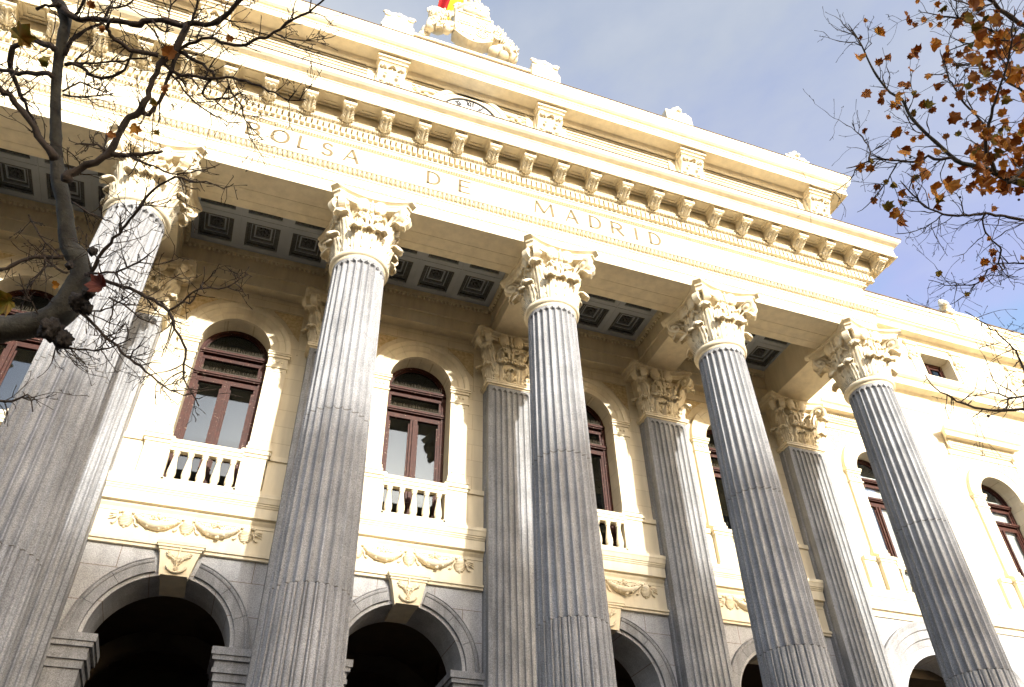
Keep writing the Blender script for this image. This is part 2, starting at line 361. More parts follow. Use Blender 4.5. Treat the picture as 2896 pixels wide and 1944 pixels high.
def face_scrolls(mb, fr, o, w=.15):
    """paired inner helices, their stalks and the shell fleuron at the middle of a face"""
    for s in (-1, 1):
        up = [(s*x, z) for x, z in SPIRAL(w*.95, 1.06, .012, .105, 1.7, .4, -1)][::-1]
        lo = [(s*x, z) for x, z in SPIRAL(w*.85, .74, .085, .012, 1.6, PI*.95, -1)]
        ribbon(mb, fr, up[::-1][::-1], o, .05, .022, .8); ribbon(mb, fr, lo, o-.02, .045, .020, .8)
        st = [(s*(.03+.03*math.sin(k*.7)), .70+.055*k) for k in range(8)]
        ribbon(mb, fr, st, o-.02, .035, .02, .8)
        ribbon(mb, fr, [(s*(w*.85+.085*math.cos(PI*.95)), .74+.03), (s*.05, .88), (s*.07, .98), (s*(w*.95-.105*.8), 1.08)], o, .045, .024, 1)
        for (x, z, r) in ((w*.95, 1.06, .035), (w*.85, .74, .03)): mb.ell(fr(s*x, o+.045, z), (r, r, r), 0, 8, 5)
        R = np.array([np.array(fr(1, 0, 0))-np.array(fr(0, 0, 0)), np.array(fr(0, 1, 0))-np.array(fr(0, 0, 0)), [0, 0, 1]]).T
        mb.ell(fr(s*.185, o+.05, 1.32), (.14, .085, .20), 0, 14, 9, R)
        for k in range(5): mb.ell(fr(s*(.10+.055*k), o+.11-.008*k, 1.15+.012*k*k), (.034, .03, .034), 0, 7, 5)
    mb.ell(fr(0, o+.085, 1.33), (.026, .034, .17), 0, 8, 6); mb.ell(fr(0, o+.1, 1.14), (.05, .05, .05), 0, 8, 6)
def corner_volute(mb, ang0, ro, side, zc=1.12, R=.165, off=.085, rot=.36, ox=0, oy=0):
    a = ang0+side*rot; nx, ny = math.cos(a), math.sin(a); px, py = -ny, nx
    c0 = np.array([ox+ro*math.cos(ang0)-side*off*math.sin(ang0)*1., oy+ro*math.sin(ang0)+side*off*math.cos(ang0)])
    fr = lambda t, o, z: (c0[0]+nx*t+px*o*side, c0[1]+ny*t+py*o*side, z)
    sp = SPIRAL(0, zc, R, .022, 2.1, PI*.62, -1, 40)
    stem = [(-.42, .60), (-.40, .78), (-.34, .98), (-.25, 1.14), (-.16, 1.235)]
    ribbon(mb, fr, stem+sp, 0, .075, .030, .75)
    mb.ell(fr(0, .07, zc), (.052, .052, .052), 0, 9, 6)
    Rm = np.array([[nx, px, 0], [ny, py, 0], [0, 0, 1]]); mb.ell(fr(0, -.02, zc), (R*.86, .035, R*.86), 0, 14, 8, Rm)
def capital():
    mb = MB()
    mb.lathe([(.50, -.10), (.525, -.085), (.535, -.05), (.535, -.04), (.56, -.035), (.595, -.01), (.60, .03), (.585, .07), (.55, .085), (.50, .09), (.49, .5), (.505, .9), (.56, 1.15), (.66, 1.30)], 0, 0, 40)
    bell = .50
    for k in range(8): leaf(mb, frame(math.cos((k+.5)*PI/4), math.sin((k+.5)*PI/4), wrap=bell), 0, 0, .08, .37, .46, .10, .10)
    for k in range(8):
        d = k % 2; a = k*PI/4
        leaf(mb, frame(math.cos(a), math.sin(a), wrap=bell), 0, .0, .08, (.40 if d else .34), .80 if d else .52, .20 if d else .07, .125 if d else .07)
    for k in range(8): leaf(mb, frame(math.cos((k+.5)*PI/4), math.sin((k+.5)*PI/4), wrap=bell), 0, .02, .5, .26, .42, .10, .05, 2.4)
    for k in range(4):
        a = PI/4+k*PI/2
        for s in (-1, 1): corner_volute(mb, a, .90, s)
        f = frame(math.cos(k*PI/2), math.sin(k*PI/2)); face_scrolls(mb, f, .58)
    L = [(abacus_outline(.785, .16, .12), 1.27), (abacus_outline(.80, .165, .12), 1.36), (abacus_outline(.83, .17, .12), 1.375), (abacus_outline(.835, .17, .12), 1.405), (abacus_outline(.79, .165, .12), 1.412), (abacus_outline(.79, .165, .12), 1.435), (abacus_outline(.885, .175, .12), 1.465), (abacus_outline(.90, .18, .12), 1.47), (abacus_outline(.90, .18, .12), 1.527)]
    stack(mb, L)
    return mb.mesh('capital', [M['carved']])
def spikes():
    mb = MB(); rnd = random.Random(3)
    for k in range(88):
        a = 2*PI*k/88+rnd.uniform(-.02, .02); r = .56; l = rnd.uniform(.09, .14); z = .10+rnd.uniform(0, .05)
        e = r+l*.8; mb.tube([(r*math.cos(a), r*math.sin(a), z), (e*math.cos(a+.03), e*math.sin(a+.03), z+l*.7)], [.0035, .002], 3)
    mb.lathe([(.545, .088), (.565, .088), (.565, .10), (.545, .10)], 0, 0, 32)
    return mb.mesh('bird_spikes', [M['spike']])
me_sh, me_cap, me_spk = shaft(), capital(), spikes()
for x in COLX:
    c = link('column', me_sh, B, (x, -.04, 0)); cp = link('capital', me_cap, c, (x, -.04, ZR)); link('bird_spikes', me_spk, c, (x, -.04, ZR))
# pilasters
PW, YP = .55, 2.57
def pilaster():
    mb = MB(); D = .42; zt = ZR-.14; n = 7; pitch = .137; hw = .052; prof = [(-PW, 0)]
    xs = [(-3+i)*pitch for i in range(n)]
    zl = [GZ, 1.0, 3.0]+[round(4.9+.5*i+d, 3) for i in range(13) for d in (-.005, .005)]+[zt-.012*k for k in range(6, -1, -1)]+[zt+.02, ZR-.03]
    zl = [z for z in zl if z <= ZR-.03]; zl = sorted(set(zl))
    joints = [4.9+.5*i for i in range(13)]; rows = []
    for z in zl:
        jo = .004 if any(abs(z-j) < .008 for j in joints) else 0
        row = [(-PW, D), (-PW, .28), (-PW+.03, .25), (-PW+.03, .19), (-PW, .16), (-PW, jo)]
        for x in xs:
            for u in (-1, -.85, -.5, 0, .5, .85, 1):
                d = math.sqrt(1-u*u); ze = zt-.055*(1-d); row.append((x+u*hw, jo+(.050*d if z <= ze else 0)))
        row += [(PW, jo), (PW, .16), (PW-.03, .19), (PW-.03, .25), (PW, .28), (PW, D)]; rows.append(row)
    k = len(rows[0]); vs = [(x, y, z) for z, row in zip(zl, rows) for x, y in row]; fs = []; ms = []
    for i in range(len(zl)-1):
        jm = any(abs((zl[i]+zl[i+1])/2-j) < .004 for j in joints)
        for j in range(k-1): fs.append((i*k+j, i*k+j+1, (i+1)*k+j+1, (i+1)*k+j)); ms.append(0)
    mb.add(vs, fs); mb.m = ms
    return mb.mesh('pilaster', [M['granite'], M['mortar']])
def pil_capital():
    mb = MB()
    for o, z0, z1 in ((.015, -.05, -.02), (.06, -.02, .03), (.075, .03, .065), (.045, .065, .085)): mb.box(-PW-o, PW+o, -o, .43, z0, z1)
    mb.frust(-.50, .50, .085, -.62, .62, 1.30, .04, .43)
    F = frame(0, -1); q = math.sqrt(.5)
    for t in (-.27, .27): leaf(mb, F, t, -.03, .08, .40, .46, .09, .085)
    for t in (0,): leaf(mb, F, t, -.03, .08, .26, .36, .04, .05)
    for s in (-1, 1):
        leaf(mb, frame(s*q, -q, s*.46, .06), 0, 0, .08, .40, .80, .22, .115); leaf(mb, frame(s*q, -q, s*.49, .03), 0, 0, .08, .34, .36, .10, .075)
        leaf(mb, frame(s, 0, s*.50, .22), 0, 0, .08, .34, .46, .09, .08)
        leaf(mb, F, s*.27, .03, .5, .26, .42, .08, .05, 2.4)
        for e in (-1, 1): corner_volute(mb, math.atan2(-1, s), .22, e, ox=s*.54, oy=-.04, R=.155)
    face_scrolls(mb, F, .06, .15)
    def ab(hw, conc): 
        pts = [(-hw, .43), (-hw, -.22)]+[(s*(hw-.05), -(hw-.60)+conc*(1-s*s)) for s in [-1+2*i/10 for i in range(11)]]+[(hw, -.22), (hw, .43)]; return pts
    stack(mb, [(ab(.79, .15), 1.295), (ab(.80, .15), 1.345), (ab(.825, .15), 1.36), (ab(.83, .15), 1.405), (ab(.79, .145), 1.412), (ab(.79, .145), 1.435), (ab(.885, .16), 1.47), (ab(.885, .16), 1.527)])
    return mb.mesh('capital', [M['carved']])
me_pil, me_pc = pilaster(), pil_capital()
for x in COLX:
    p = link('pilaster', me_pil, B, (x, YP, 0)); link('capital', me_pc, p, (x, YP, ZR))
# ------------------------------------------------------------ entablature
a = MB()
a.sweep_u([(-1.04, 13.14), (0, 13.14), (0, 13.45), (.018, 13.455), (.025, 13.475), (.018, 13.495), (.03, 13.50), (.03, 13.70), (.05, 13.705), (.055, 13.73), (.04, 13.735), (.04, 13.84), (.06, 13.87), (.14, 13.88), (.155, 13.89), (.155, 13.96), (.02, 13.99)], XH, YF, 3.0)
for i in range(224): # bead string
    a.ell((-10.85+.097*i, YF-.022, 13.476), (.036, .018, .018), 0, 6, 4)
for i in range(212): # leaf and dart
    x = -11.0+.104*i; y = YF
    a.add([(x-.038, y-.045, 13.86), (x+.038, y-.045, 13.86), (x-.040, y-.135, 13.872), (x+.040, y-.135, 13.872), (x, y-.045, 13.745), (x, y-.10, 13.775), (x-.03, y-.085, 13.80), (x+.03, y-.085, 13.80), (x, y-.15, 13.84)], [(2, 6, 5, 8), (3, 8, 5, 7), (2, 8, 3), (0, 6, 2), (1, 3, 7), (0, 4, 6), (1, 7, 4), (4, 5, 6), (4, 7, 5)])
    a.box(x+.047, x+.057, y-.10, y-.04, 13.77, 13.875)
a.sweep_u([(-1.04, 14.1), (-1.04, 13.14)], XH, YF, 2.7)
a.box(-10.8, 10.8, -.115, -.105, 13.132, 13.139); a.box(-10.8, 10.8, .20, .204, 13.134, 13.139)
ARC = mk('architrave', a, M['cream'], B)
a = MB(); a.sweep_u([(.02, 13.985), (.02, 14.72), (.04, 14.725), (.05, 14.74), (.10, 14.84), (.12, 14.85), (.12, 14.89), (.10, 14.9)], XH, YF, 3.0)
for i in range(364): a.box(-11.0+.0606*i, -10.966+.0606*i, YF-.10, YF-.07, 14.745, 14.80)
FRZ = mk('frieze', a, M['cream'], B)
a = MB(); a.sweep_u([(.10, 14.88), (.10, 15.10), (.20, 15.105)], XH, YF, 3.0)
for i in range(180): a.box(-11.10+.1245*i, -11.10+.1245*i+.078, YF-.205, YF-.101, 14.905, 15.092)
mk('dentil_band', a, M['cream'], B)
a = MB(); a.sweep_u([(.20, 15.103), (.21, 15.13), (.27, 15.20), (.29, 15.235), (.30, 15.24), (.30, 15.545), (.74, 15.545), (.745, 15.44), (.755, 15.42), (.78, 15.42), (.78, 15.72), (.79, 15.725), (.80, 15.745), (.815, 15.75), (.815, 15.775), (.78, 15.80), (.78, 15.812), (.83, 15.815), (.90, 15.845), (.95, 15.885), (.97, 15.93), (.98, 15.94), (.98, 15.985), (.2, 16.06)], XH, YF, 3.0)
for i in range(228): a.ell((-11.13+.0978*i, YF-.262, 15.185), (.036, .034, .05), 0, 7, 5)
for i in range(228): a.box(-11.13+.0978*i+.043, -11.13+.0978*i+.054, YF-.285, YF-.22, 15.13, 15.235)
MODX = [2.1+.84*k for k in range(-15, 12)]
mids = [(MODX[i]+MODX[i+1])/2 for i in range(len(MODX)-1)]+[MODX[-1]+.33]
for x in mids:           # nested frames of the sunk soffit panels
    h = .27 if x < 11.4 else .15
    for (h0, h1, z, i0, i1) in ((h, h-.04, 15.51, .33, .74), (h-.09, h-.12, 15.525, .41, .66)):
        a.box(x-h0, x+h0, YF-i0-.05, YF-i0, z, 15.5445); a.box(x-h0, x+h0, YF-i1, YF-i1+.05, z, 15.5445)
        a.box(x-h0, x-h1, YF-i1+.05, YF-i0-.05, z, 15.5445); a.box(x+h1, x+h0, YF-i1+.05, YF-i0-.05, z, 15.5445)
CORN = mk('cornice', a, M['cream'], B)
a = MB(); a.sweep_u([(.9, 16.0), (.995, 15.985), (.995, 16.012), (.15, 16.09)], XH, YF, 3.0); mk('lead_flashing', a, M['flash'], CORN)
def modillion():
    mb = MB(); hw = .13
    pr = [(.30, 15.50), (.30, 15.235), (.335, 15.21), (.375, 15.215), (.44, 15.27), (.50, 15.315), (.55, 15.33), (.60, 15.32), (.645, 15.315), (.685, 15.335), (.70, 15.37), (.69, 15.41), (.66, 15.43), (.69, 15.46), (.70, 15.50)]
    yz = [(YF-o, z) for o, z in pr]; mb.run(yz, -hw, hw)
    mb.box(-hw-.045, hw+.045, YF-.735, YF-.30, 15.50, 15.535); mb.box(-hw-.02, hw+.02, YF-.715, YF-.30, 15.475, 15.50)
    mb.box(-hw-.012, hw+.012, YF-.70, YF-.66, 15.44, 15.475)
    for s in (-1, 1):  # rolled ends of the scroll
        mb.ell((s*hw, YF-.655, 15.375), (.022, .052, .052), 0, 10, 6); mb.ell((s*hw, YF-.36, 15.26), (.018, .045, .045), 0, 10, 6)
    # acanthus leaf under the scroll
    nv, nu = 12, 9; P = np.zeros((nv, nu, 3))
    for i in range(nv):
        v = i/(nv-1); o = .645-.33*v; z = 15.300+.012*math.sin(v*PI*2)-.115*v**1.6; wv = hw*(.80+.18*math.sin(v*PI*1.2))*(1-.22*(1-abs(math.sin(PI*3.5*v))))
        for j in range(nu):
            u = -1+2*j/(nu-1); P[i, j] = (u*wv, YF-o, z-.03*(1-u*u)-.018*math.cos(u*PI*2.2)-(.02 if abs(u) < .1 else 0))
    mb.shell(P, .02); mb.ell((0, YF-.33, 15.195), (.09, .045, .035), 0, 10, 6)
    for s in (-1, 1):
        for k in range(3): mb.tube([(s*.02, YF-.36-.06*k, 15.19+.03*k), (s*.07, YF-.40-.06*k, 15.20+.03*k), (s*.105, YF-.45-.05*k, 15.225+.025*k)], [.014, .018, .012], 5)
    for k in range(3): mb.ell(((k-1)*.085, YF-.70, 15.45), (.03, .02, .025), 0, 7, 5)
    return mb.mesh('modillion', [M['carved']])
me_mod = modillion()
for x in MODX: link('modillion', me_mod, CORN, (x, 0, 0))
# ------------------------------------------------------------ inscription, letter by letter
def letter(ch, x0, x1):
    z0, h = 14.21, .43; mb = MB(); W = x1-x0; T, t = .062, .036   # thick and thin strokes
    def bar(ax, az, bx, bz, wd):
        ax, bx = x0+ax*W, x0+bx*W; az, bz = z0+az*h, z0+bz*h; d = np.array([bx-ax, bz-az]); d /= np.linalg.norm(d); n = np.array([-d[1], d[0]])*wd/2
        mb.poly([(ax+n[0], az+n[1]), (ax-n[0], az-n[1]), (bx-n[0], bz-n[1]), (bx+n[0], bz+n[1])], YF-.032, YF-.02)
    def arc(cx, cz, rx, rz, a0, a1, n=16):
        for i in range(n):
            a, b = a0+(a1-a0)*i/n, a0+(a1-a0)*(i+1)/n; P = []
            for q, s in ((a, 1), (b, 1), (b, -1), (a, -1)):
                wd = (t+(T-t)*abs(math.cos(q)))/2*s; P.append((x0+cx*W+(rx*W+wd)*math.cos(q), z0+cz*h+(rz*h+wd)*math.sin(q)))
            mb.poly(P, YF-.032, YF-.02)
    e = T/2/W
    if ch in 'BLDERI': bar(e, 0, e, 1, T)
    if ch == 'I': pass
    if ch == 'L': bar(0, .04, 1, .04, t)
    if ch == 'E':
        for z in (.04, .5, .96): bar(0, z, 1 if z != .5 else .85, z, t)
    if ch == 'D': bar(0, .04, .45, .04, t); bar(0, .96, .45, .96, t); arc(.42, .5, .52, .46, -PI/2, PI/2)
    if ch in 'BR':
        bar(0, .96, .55, .96, t); bar(0, .5, .55, .5, t); arc(.52, .73, .34, .23, -PI/2, PI/2)
        if ch == 'B': bar(0, .04, .55, .04, t); arc(.52, .27, .42, .23, -PI/2, PI/2)
        else: bar(.45, .5, .98, 0, T)
    if ch == 'O': arc(.5, .5, .46, .47, 0, 2*PI, 30)
    if ch == 'S': arc(.5, .73, .36, .23, PI*.12, PI*1.5, 18); arc(.5, .27, .40, .23, PI*.5, -PI*.9, 18)
    if ch == 'A': bar(.5, 1, .04, 0, t); bar(.5, 1, .96, 0, T); bar(.2, .34, .8, .34, t)
    if ch == 'M': bar(.12, 1, .03, 0, t); bar(.88, 1, .97, 0, T); bar(.12, 1, .5, .12, T); bar(.88, 1, .5, .12, t)
    mk('letter', mb, M['gild'], FRZ, label='tan capital letter '+ch)
for ch, x0, x1 in (('B', -4.90, -4.62), ('O', -4.38, -4.02), ('L', -3.83, -3.59), ('S', -3.33, -3.08), ('A', -2.85, -2.52), ('D', -1.0, -.69), ('E', -.26, .03), ('M', 1.57, 2.05), ('A', 2.35, 2.67), ('D', 2.96, 3.27), ('R', 3.53, 3.86), ('I', 4.17, 4.24), ('D', 4.55, 4.86)): letter(ch, x0, x1)
# ------------------------------------------------------------ portico ceiling and beams
a = MB(); ZC = 14.1
a.box(-11.05, 11.05, 2.72, 2.998, 13.14, ZC+.3); a.box(-11.05, 11.05, 2.62, 2.719, 13.96, ZC); a.box(-11.05, 11.05, 2.68, 2.719, 13.5, 13.53)
a.box(-11.05, 11.05, .421, .52, 13.96, ZC); a.box(-11.05, 11.05, .421, .46, 13.5, 13.53)
def eggs(x0, x1, y): 
    for i in range(int((x1-x0)/.11)): a.ell((x0+.055+.11*i, y, 13.93), (.042, .042, .05), 0, 6, 5)
for x in COLX:
    a.box(x-.43, x+.43, .42, 2.721, 13.141, ZC+.3)
    for s in (-1, 1):
        X = x+s*.43; a.box(min(X, X+s*.1), max(X, X+s*.1), .52, 2.62, 13.96, ZC); a.box(min(X, X+s*.04), max(X, X+s*.04), .46, 2.68, 13.5, 13.53)
        for i in range(19): a.ell((X+s*.06, .57+.11*i, 13.93), (.042, .042, .05), 0, 6, 5)
for b in BAYS: eggs(b-1.6, b+1.6, 2.66)
CEIL = mk('portico_beams', a, M['cream'], B)
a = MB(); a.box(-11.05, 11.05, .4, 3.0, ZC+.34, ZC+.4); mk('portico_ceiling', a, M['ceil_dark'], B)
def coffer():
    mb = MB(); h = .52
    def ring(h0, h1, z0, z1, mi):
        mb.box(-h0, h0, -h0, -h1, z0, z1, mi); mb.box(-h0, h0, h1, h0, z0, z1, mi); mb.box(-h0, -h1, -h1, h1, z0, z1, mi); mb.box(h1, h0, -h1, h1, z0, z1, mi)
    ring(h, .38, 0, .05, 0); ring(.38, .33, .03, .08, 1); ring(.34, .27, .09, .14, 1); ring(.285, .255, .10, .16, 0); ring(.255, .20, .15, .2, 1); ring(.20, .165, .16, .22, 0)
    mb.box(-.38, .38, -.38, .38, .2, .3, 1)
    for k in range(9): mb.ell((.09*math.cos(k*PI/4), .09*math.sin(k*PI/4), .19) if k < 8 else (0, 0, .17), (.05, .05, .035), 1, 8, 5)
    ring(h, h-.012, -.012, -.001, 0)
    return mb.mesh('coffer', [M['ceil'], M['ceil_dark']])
me_cof = coffer()
CEILO = bpy.data.objects['portico_ceiling']
for b in BAYS:
    for i in (-1, 0, 1):
        for y in (2.08, 1.04): link('coffer', me_cof, CEILO, (b+i*1.04, y, ZC))
# ------------------------------------------------------------ windows
def window():
    mb = MB(); y0, y1 = 3.36, 3.46; R = WR
    mb.band(0, WS, [(R-.07, y0), (R, y0), (R, y1), (R-.07, y1), (R-.07, y0)], n=28); mb.band(0, WS, [(R-.11, y0+.035), (R-.07, y0+.035), (R-.07, y1), (R-.11, y1), (R-.11, y0+.035)], n=28)
    for s in (-1, 1):
        X0, X1 = sorted((s*R, s*(R-.10))); mb.box(X0, X1, y0, y1, 7.95, WS)
        for zb, zt in ((7.95, 10.72), (10.98, 11.33)):
            X0, X1 = sorted((s*(R-.10), s*(R-.16))); mb.box(X0, X1, y0+.03, y1, zb, zt)
    for z0, z1, d in ((11.50, 11.56, -.06), (11.56, 11.59, -.02), (11.47, 11.50, -.03), (11.41, 11.47, .06), (11.33, 11.41, .02), (10.72, 10.83, .02), (10.83, 10.87, .06), (10.87, 10.90, -.03), (10.90, 10.96, -.06), (10.96, 10.985, -.02)): mb.box(-R+.02, R-.02, y0+d, y1, z0, z1)
    mb.box(-.085, .085, y0+.01, y1, 7.95, 10.72); mb.box(-.028, .028, y0-.03, y0+.01, 7.95, 10.70)
    for s in (-1, 1):
        for z in (8.02, 8.85): mb.box(*sorted((s*.085, s*(R-.16))), y0+.03, y1, z, z+.10)
        for xx in (.085, R-.16): mb.box(*sorted((s*xx, s*(xx+(.035 if xx < .2 else -.035)))), y0+.05, y1, 8.0, 10.62)
    return mb.mesh('window', [M['wood']])
def panes(gm):
    o = []
    yg = 3.42
    pts = [((WR-.09)*math.cos(PI*i/20), max(WS+.07, WS+(WR-.09)*math.sin(PI*i/20))) for i in range(21)]
    fan = MB().poly([(x, z) for x, z in pts], yg, yg+.012); mid = MB().box(-WR+.14, WR-.14, yg, yg+.012, 10.97, 11.44)
    l = MB().box(-WR+.14, -.06, yg, yg+.012, 8.0, 10.68); r = MB().box(.06, WR-.14, yg, yg+.012, 8.0, 10.68)
    return [m.mesh('pane', [M[gm]]) for m in (fan, mid, l, r)]
def wspikes(z):
    mb = MB(); rnd = random.Random(5)
    if 1:
        for k in range(54):
            x = -.60+1.2*k/53; mb.tube([(x, 3.34, z), (x+rnd.uniform(-.02, .02), 3.33+rnd.uniform(-.03, .02), z+rnd.uniform(.08, .13))], [.004, .002], 3)
    mb.box(-.61, .61, 3.325, 3.355, z+.001, z+.008)
    return mb.mesh('bird_spikes', [M['spike']])
me_win, me_panes, me_ws = window(), panes('glass'), [wspikes(11.59), wspikes(10.985)]
me_panes2 = panes('clear_glass')
me_back = MB().box(-WR-.1, WR+.1, 3.75, 3.78, 7.4, 12.5).mesh('room_dark', [M['unlit_room']])
me_blind = MB().box(-.6, .6, 3.50, 3.52, 7.95, 11.75).mesh('blind', [M['blind']])
for b in BAYS+WING:
    wg = b in WING
    wo = link('window', me_win, B, (b, 0, 0), label='red-brown arched window with a white blind' if wg else None)
    for m in (me_panes2 if wg else me_panes): link('pane', m, wo, (b, 0, 0))
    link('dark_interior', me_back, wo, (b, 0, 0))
    if wg: link('blind', me_blind, wo, (b, 0, 0))
    else:
        for m in me_ws: link('bird_spikes', m, wo, (b, 0, 0))
# window surrounds: archivolt, impost, jamb pilaster
def surround():
    mb = MB(); ya = 2.92
    nseg = 9
    prof = [(WR, YW), (WR, ya), (.90, ya), (.905, ya-.012), (.92, ya-.012), (.925, ya-.02), (1.05, ya-.02), (1.055, ya-.035), (1.07, ya-.045), (1.10, ya-.05), (1.15, ya-.05), (1.18, ya-.04), (1.18, YW)]
    for k in range(nseg): mb.band(0, WS, prof, PI*k/nseg+.003, PI*(k+1)/nseg-.003, 4)
    for s in (-1, 1):
        X = lambda a, b: sorted((s*a, s*b))
        for a0, a1, o, z0, z1 in ((.70, 1.20, .08, 11.46, 11.498), (.70, 1.20, .06, 11.42, 11.46), (.72, 1.18, .03, 11.36, 11.42), (.74, 1.16, 0, 11.12, 11.36), (.72, 1.18, .03, 11.08, 11.12), (.74, 1.16, .0, 9.1, 11.08), (.72, 1.19, .03, 9.0, 9.1), (.70, 1.21, .05, 8.95, 9.0)):
            mb.box(*X(a0, a1), ya-o, 2.998, z0, z1)
        for a0, a1, z0, z1 in ((.80, .82, 9.2, 11.0), (1.08, 1.10, 9.2, 11.0), (.80, 1.10, 9.2, 9.22), (.80, 1.10, 10.98, 11.0)): mb.box(*X(a0, a1), ya-.012, ya, z0, z1)
        for xx in (.86, .95, 1.04): mb.ell((s*xx, ya-.005, 11.26), (.035, .03, .045), 0, 8, 6)
        # spandrel panel
        mb.poly([(s*1.30, 12.75), (s*1.30, 12.0), (s*1.18, 12.15), (s*.92, 12.50), (s*.62, 12.75)], YW-.012, YW-.001, 1)
        mb.box(*X(1.31, 1.335), YW-.02, YW-.001, 11.6, 12.80)
    mb.box(-1.335, 1.335, YW-.022, YW-.001, 12.78, 12.81)
    return mb.mesh('window_surround', [M['cream'], M['relief']])
me_sur = surround()
for b in BAYS+WING: link('window_surround', me_sur, B, (b, 0, 0))
# balustrades
def balustrade():
    mb = MB()
    mb.box(-.68, .68, 2.74, 2.95, 8.72, 8.80); mb.box(-.68, .68, 2.76, 2.93, 8.64, 8.72); mb.box(-.68, .68, 2.78, 2.91, 8.57, 8.64); mb.box(-.68, .68, 2.77, 2.92, 7.90, 7.955)
    for s in (-1, 1):
        X = lambda a, b: sorted((s*a, s*b))
        mb.box(*X(.66, 1.14), 2.80, 2.998, 7.97, 8.70); mb.box(*X(.64, 1.17), 2.775, 2.998, 8.70, 8.77); mb.box(*X(.62, 1.20), 2.745, 2.998, 8.77, 8.84); mb.box(*X(.64, 1.17), 2.77, 2.998, 8.84, 8.87); mb.box(*X(.63, 1.18), 2.77, 2.998, 7.9, 7.97)
        for a0, a1, z0, z1 in ((.74, .755, 8.08, 8.60), (1.045, 1.06, 8.08, 8.60), (.755, 1.045, 8.08, 8.095), (.755, 1.045, 8.585, 8.60)): mb.box(*X(a0, a1), 2.79, 2.80, z0, z1)
        mb.box(*X(1.17, 1.56), 2.91, 2.998, 7.95, 8.74); mb.box(*X(1.2, 1.56), 2.87, 2.998, 8.74, 8.85)
    return mb.mesh('balustrade', [M['cream']])
def baluster():
    p = [(.07, 7.955), (.07, 8.0), (.055, 8.005), (.075, 8.03), (.085, 8.08), (.082, 8.13), (.086, 8.135), (.082, 8.15), (.066, 8.25), (.05, 8.38), (.042, 8.46), (.044, 8.475), (.058, 8.48), (.06, 8.495), (.048, 8.50), (.06, 8.53), (.072, 8.545), (.072, 8.57)]
    mb = MB().lathe(p, 0, 2.845, 16); return mb.mesh('baluster', [M['cream']])
me_bal, me_blt = balustrade(), baluster()
for b in BAYS+WING:
    bo = link('balustrade', me_bal, B, (b, 0, 0))
    for i in range(5): link('baluster', me_blt, bo, (b-.53+.265*i, 0, 0))
# sill cornices, garland frieze, keystones, arches
SILL = [(2.96, 7.28), (2.93, 7.28), (2.925, 7.31), (2.88, 7.36), (2.87, 7.40), (2.80, 7.41), (2.80, 7.43), (2.80, 7.62), (2.785, 7.625), (2.77, 7.66), (2.755, 7.665), (2.755, 7.69), (2.735, 7.70), (2.71, 7.77), (2.70, 7.79), (2.69, 7.80), (2.69, 7.87), (2.96, 7.90)]
for b in BAYS:
    a = MB().run(SILL, b-1.548, b+1.548); mk('sill_cornice', a, M['cream'], B)
a = MB().run(SILL, 11.06, 34); mk('sill_cornice', a, M['cream'], B, label='sill cornice of the right wing')
def garland():
    mb = MB(); y = 2.93; rnd = random.Random(11)
    for c in (-1.05, 0, 1.05):
        Rm = np.eye(3)
        for k in range(6): mb.ell((c, y-.005, 6.99-.028*k), (.135*math.sqrt(1-(k/6.5)**2), .055-.004*k, .022), 0, 14, 6)
        mb.ell((c, y-.02, 7.03), (.09, .05, .07), 0, 10, 6); mb.ell((c, y, 6.845), (.03, .03, .05), 0, 8, 5)
        for s in (-1, 1):
            mb.tube([(c+s*.11, y-.01, 7.02), (c+s*.15, y-.02, 6.96), (c+s*.16, y-.01, 6.90), (c+s*.20, y-.02, 6.86), (c+s*.23, y-.01, 6.87)], [.012, .016, .014, .018, .012], 6)
            for k in range(3): mb.ell((c+s*(.05+.04*k), y-.015, 7.10+.012*(k % 2)), (.025, .025, .03), 0, 7, 5)
        mb.tube([(c, y-.01, 7.08), (c, y-.02, 7.16)], [.015, .01], 6)
    for c in (-.525, .525):
        P = [(c-.40+.8*i/14, y-.02, 7.06-.16*math.sin(PI*i/14)) for i in range(15)]
        mb.tube(P, [.03+.05*math.sin(PI*i/14) for i in range(15)], 9)
        for i in range(70):
            q = rnd.random(); r = .018+.018*rnd.random(); w_ = .065*math.sin(PI*q)+.025
            mb.ell((c-.38+.76*q, y-.035-.03*rnd.random()*math.sin(PI*q), 7.06-.16*math.sin(PI*q)+rnd.uniform(-w_, w_*1.2)), (r, r, r), 0, 7, 5)
        for i in range(14):
            s = 1 if i % 2 else -1; q = rnd.uniform(.08, .36); z = 7.06-.16*math.cos(q/.4*PI/2)+.05
            mb.tube([(c+s*q, y-.012, z), (c+s*(q+.04), y-.02, z+.045), (c+s*(q+.075), y-.012, z+.08+rnd.uniform(0, .03))], [.012, .02, .006], 5)
        mb.ell((c, y-.015, 7.11), (.04, .03, .05), 0, 8, 6); mb.ell((c, y-.035, 7.14), (.032, .02, .03), 0, 8, 6)
        for s in (-1, 1): mb.tube(SP3(c+s*.07, 7.08, .055, s, y-.015), .013, 5)
    for s in (-1, 1):
        for k in range(3): mb.tube([(s*1.17, y-.01, 7.03-.01*k), (s*1.25, y-.02, 7.05-.035*k), (s*1.35, y-.01, 7.05-.06*k)], [.01, .016, .004], 5)
    return mb.mesh('garland', [M['carved']])
def SP3(cx, cz, R, s, y): return [(cx+s*R*(1-i/16*.8)*math.cos(.3+i*.6), y, cz+R*(1-i/16*.8)*math.sin(.3+i*.6)) for i in range(17)]
